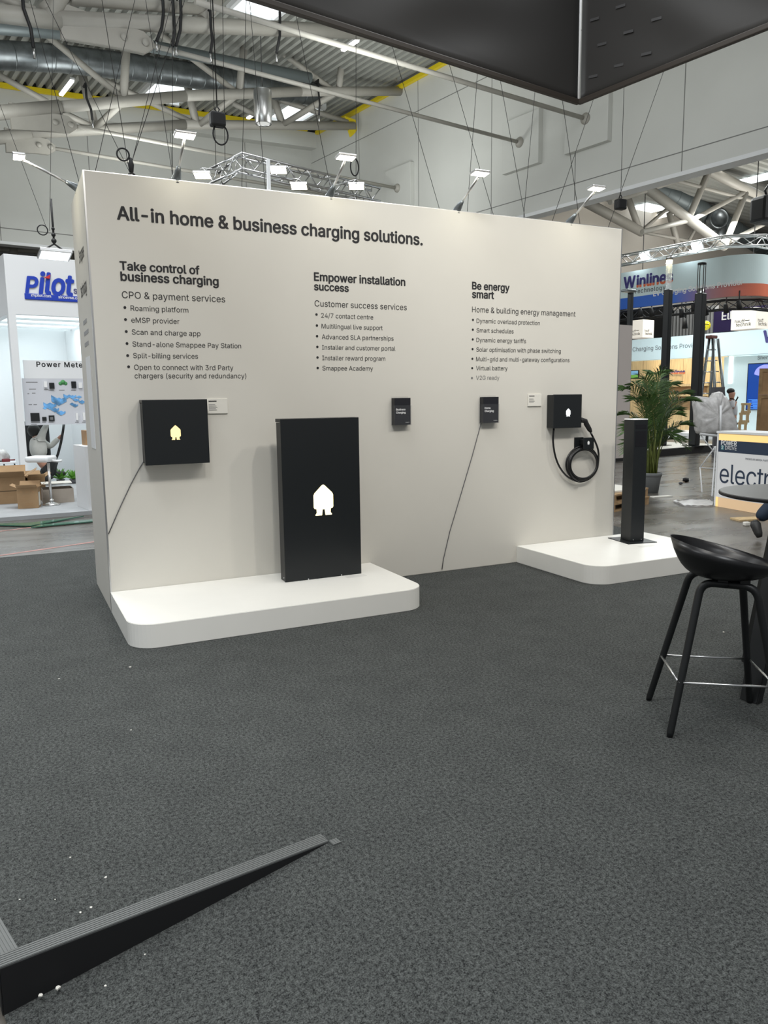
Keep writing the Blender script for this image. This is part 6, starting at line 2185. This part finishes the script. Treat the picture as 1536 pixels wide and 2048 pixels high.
wp = along(FC(1473.3, 890.5)) - along(FC(1442.3, 888.5))
b = MB(); ctext(b, 'POWER', (1442.3, 889.5), wp, offset=0.022); ctext(b, 'DRIVE', (1450.3, 899), along(FC(1473.3, 899.8)) - along(FC(1450.3, 899))); b.build('band_lettering', M['whiteink'], t)
b = MB(); q = FC(1442.0, 899.2); b.obox(q - cn * 0.002, cd * (wp * 0.20), cn * 0.001, ZV * 0.062); em = b.build('band_emblem', M['teal'], t)
b = MB(); text_bm(b, '2', q - cn * 0.003 + cd * wp * 0.05 + ZV * 0.012, cd, ZV, width=wp * 0.1, offset=0.02); b.build('emblem_figure', M['whiteink'], em)
b = MB(); sc = ctext(b, 'elect', (1438.8, 964.5), along(FC(1526, 970)) - along(FC(1438.8, 964.5)), offset=0.0, spacing=0.97)
text_bm(b, 'rive', FC(1438.8, 964.5) + cd * (along(FC(1528, 970)) - along(FC(1438.8, 964.5))), cd, ZV, size=sc, spacing=0.97)
b.build('panel_lettering', M['navy'], t)
b = MB(); ctext(b, 'PREMIUM MEDIA PARTNER', (1491, 919.5), along(FC(1545, 923)) - along(FC(1491, 919.5))); b.build('panel_small_lettering', M['navy'], t)

# --- walking person leaving the picture
gp = PZ(1517, 1079, HF)
DW = (gp - CAM).dot(_f)
t = thing('person', 'person in dark jacket and jeans walking out at the right edge', 'person', gp)
R_ = lambda x, y, d=0.0: PD(x, y, DW + d)
J = {'pel': (R_(1588, 935), 0.13), 'ch': (R_(1590, 855), 0.15), 'nk': (R_(1592, 818), 0.06), 'hd': (R_(1594, 796), 0.09), 'ht': (R_(1594, 780), 0.085),
     's1': (R_(1583, 835, -0.18), 0.06), 'e1': (R_(1548, 888, -0.2), 0.05), 'w1': (R_(1583, 905, -0.2), 0.035), 'h1': (R_(1594, 905, -0.2), 0.03), 's2': (R_(1597, 835, 0.18), 0.06), 'e2': (R_(1612, 885, 0.2), 0.045), 'w2': (R_(1625, 915, 0.2), 0.03),
     'k1': (R_(1560, 1000, -0.05), 0.075), 'a1': (R_(1514, 1040, 0), 0.038), 'k2': (R_(1612, 1010, 0.1), 0.075), 'a2': (R_(1625, 1072, 0.1), 0.05)}
E_ = [('pel', 'ch'), ('ch', 'nk'), ('nk', 'hd'), ('hd', 'ht'), ('ch', 's1'), ('s1', 'e1'), ('e1', 'w1'), ('w1', 'h1'), ('ch', 's2'), ('s2', 'e2'), ('e2', 'w2'), ('pel', 'k1'), ('k1', 'a1'), ('pel', 'k2'), ('k2', 'a2')]
skin('body', J, E_, M['skin'], t)
skin('jacket', {k: (J[k][0], J[k][1] + 0.028) for k in ('pel', 'ch', 's1', 'e1', 'w1', 's2', 'e2', 'w2')}, [e for e in E_ if e[0] in ('pel', 'ch', 's1', 'e1', 's2', 'e2') and e[1] in ('ch', 's1', 'e1', 'w1', 's2', 'e2', 'w2')], M['trousers'], t)
skin('jeans', {k: (J[k][0], J[k][1] + 0.034) for k in ('pel', 'k1', 'a1', 'k2', 'a2')}, [e for e in E_ if e[1] in ('k1', 'a1', 'k2', 'a2')], M['jeans'], t)
b = MB(); b.ball(R_(1593, 783), 0.1, 0.1, 0.09); b.build('hair', M['hair'], t)


def shoe(ank, toe):
    d = (toe - ank)
    b = MB()
    heel = ank - d * 0.15
    b.tube([heel, ank + d * 0.1, ank + d * 0.45, ank + d * 0.75, toe], 0.05, 12, radii=[0.035, 0.058, 0.05, 0.044, 0.03])
    o = b.build('shoe', M['shoe'], t)
    return o


shoe(R_(1510, 1046, 0), R_(1519, 1074, -0.06))
shoe(R_(1625, 1082, 0.1), R_(1652, 1088, 0.1))
b = MB(); q = PZ(1498, 1040, HF + 0.001); b.obox(q - Vector((0.2, 0.02, 0)), Vector((0.36, -0.1, 0)), Vector((0.06, 0.2, 0)), ZV * 0.02)
tag(b.build('wooden_board', M['wood']), 'small pale wooden board lying at the counter foot', 'board')
b = MB(); q = PZ(1495, 1052, HF); b.obox(q - Vector((0.04, 0, 0)), Vector((0.07, -0.02, 0)), Vector((0.02, 0.06, 0)), ZV * 0.05, 0.012)
tag(b.build('crumpled_paper', M['paper']), 'crumpled white paper beside the walking shoe', 'paper')

# --- litter on the concrete
b = MB()
pts_ = [PZ(x, y, HF + 0.002) for x, y in ((1346, 1004), (1380, 1001), (1412, 1000), (1427, 1005), (1425, 1013), (1395, 1014), (1370, 1013))]
b.prism(pts_, ZV * 0.014)
bmesh.ops.subdivide_edges(b.bm, edges=b.bm.edges[:], cuts=5, use_grid_fill=True)
for v_ in b.bm.verts:
    if v_.co.z > HF + 0.01: v_.co.z += random.uniform(-0.012, 0.02)
tag(b.build('plastic_sheet', M['plastic']), 'crumpled clear plastic sheet on the concrete left of the counter', 'plastic sheet')
for (x, y, s, m_, lab) in ((1372, 964, 0.07, M['blackmatt'], 'black crumpled lump on the concrete right of the palm pot'), (1361, 969, 0.04, M['greybox'], 'small dark lump on the concrete nearer the palm pot'), (1321, 994, 0.09, M['paper'], 'white scrap of paper at the foot of the palm pot')):
    b = MB(); q = PZ(x, y, HF)
    if m_ is M['paper']:
        b.obox(q - Vector((0.16, 0.03, 0)), Vector((0.34, -0.06, 0)), Vector((0.02, 0.12, 0)), ZV * 0.015)
    else:
        b.ball(q + ZV * s * 0.6, s, s * 0.8, s * 0.6, 12)
        for v_ in b.bm.verts: v_.co += Vector((random.uniform(-1, 1), random.uniform(-1, 1), 0)) * s * 0.2
    tag(b.build('litter', m_), lab, 'litter')

# --- areca palm
p = PZ(1303, 985, HF)
D = (p - CAM).dot(_f)
t = thing('potted_palm', 'leafy palm in a grey plastic pot behind the bollard', 'palm', p)
hp2 = 40 * D / F
rp = 19 * D / F
b = MB(); b.lathe([(0, 0.001), (rp * 0.66, 0.001), (rp * 0.9, hp2 * 0.8), (rp * 0.92, hp2 * 0.82), (rp * 0.98, hp2 * 0.83), (rp, hp2 * 0.98), (rp * 0.97, hp2), (rp * 0.9, hp2), (rp * 0.88, hp2 * 0.9), (0, hp2 * 0.9)], p, ZV, 32); pot_o = b.build('pot', M['pot'], t)
b = MB(); b.lathe([(0, hp2 * 0.915), (rp * 0.87, hp2 * 0.905)], p, ZV, 24); b.build('soil', M['soil'], pot_o)
rnd = random.Random(11)
soil = p + ZV * hp2 * 0.9
Wp = 1.0 * D / F


def frond(start, mid, tip, nl, ll):
    """feather leaf: an arched stem with paired leaflets"""
    pts = []
    for i in range(15):
        s = i / 14
        pts.append(start * (1 - s) ** 2 + mid * 2 * s * (1 - s) + tip * s * s)
    b = MB(); b.tube(pts, 0.006, 5, radii=[0.011 * (1 - 0.8 * i / 14) for i in range(15)])
    so = b.build('frond', M['stem'], t)
    b = MB()
    for i in range(nl):
        s = 0.30 + 0.70 * i / nl
        k = min(13, int(s * 14))
        f_ = s * 14 - k
        q = pts[k].lerp(pts[k + 1], f_)
        d = (pts[k + 1] - pts[k]).normalized()
        side = d.cross(ZV)
        if side.length < 0.1: side = Vector((1, 0, 0))
        side.normalize()
        up = side.cross(d)
        for sg_ in (-1, 1):
            L = ll * (0.22 + 0.80 * math.sin(PI * min(1, (s - 0.25) / 0.75) * 0.85 + 0.3)) * rnd.uniform(0.85, 1.1)
            e = (d * 0.75 + side * sg_ * 0.75 + up * 0.22 + Vector((rnd.uniform(-.1, .1), rnd.uniform(-.1, .1), rnd.uniform(-.1, .05)))).normalized()
            m_ = q + e * L * 0.5
            tp_ = q + e * L - ZV * L * 0.22
            w2 = d.cross(e).cross(e).normalized() * 0.0075
            v4 = [b.bm.verts.new(x_) for x_ in (q - w2 * 0.4, q + w2 * 0.4, m_ + w2, tp_, m_ - w2)]
            b.bm.faces.new(v4)
    b.build('leaflets', M['leaf'], so)


tips = [(1262, 772), (1243, 780), (1238, 830), (1248, 868), (1255, 905), (1285, 760), (1310, 748), (1333, 745), (1345, 770), (1372, 788), (1380, 800), (1392, 802), (1378, 850), (1372, 895), (1350, 880), (1268, 800), (1300, 775), (1352, 820), (1322, 770), (1275, 840), (1362, 830), (1290, 800), (1340, 860), (1262, 860)]
for i, (x, y) in enumerate(tips):
    dz_ = rnd.uniform(-0.5, 0.5)
    tip = PD(x, y, D + dz_)
    base = soil + Vector((rnd.uniform(-0.09, 0.09), rnd.uniform(-0.09, 0.09), 0))
    hgt = max(0.55, tip.z - soil.z)
    lean = (tip - base)
    mid = base + Vector((lean.x * 0.22, lean.y * 0.22, hgt * (1.12 if tip.z - soil.z > 0.7 else 1.6)))
    frond(base, mid, tip, 40, 0.36)
for k in range(9):
    a_ = k * 2.4
    b = MB(); s0_ = soil + Vector((math.cos(a_), math.sin(a_), 0)) * rnd.uniform(0.02, 0.11)
    b.tube([s0_, s0_ + Vector((math.cos(a_) * 0.03, math.sin(a_) * 0.03, 0.35)), s0_ + Vector((math.cos(a_) * 0.10, math.sin(a_) * 0.10, 0.75))], 0.012, 6, radii=[0.016, 0.013, 0.009])
    b.build('cane', M['stem'], t)
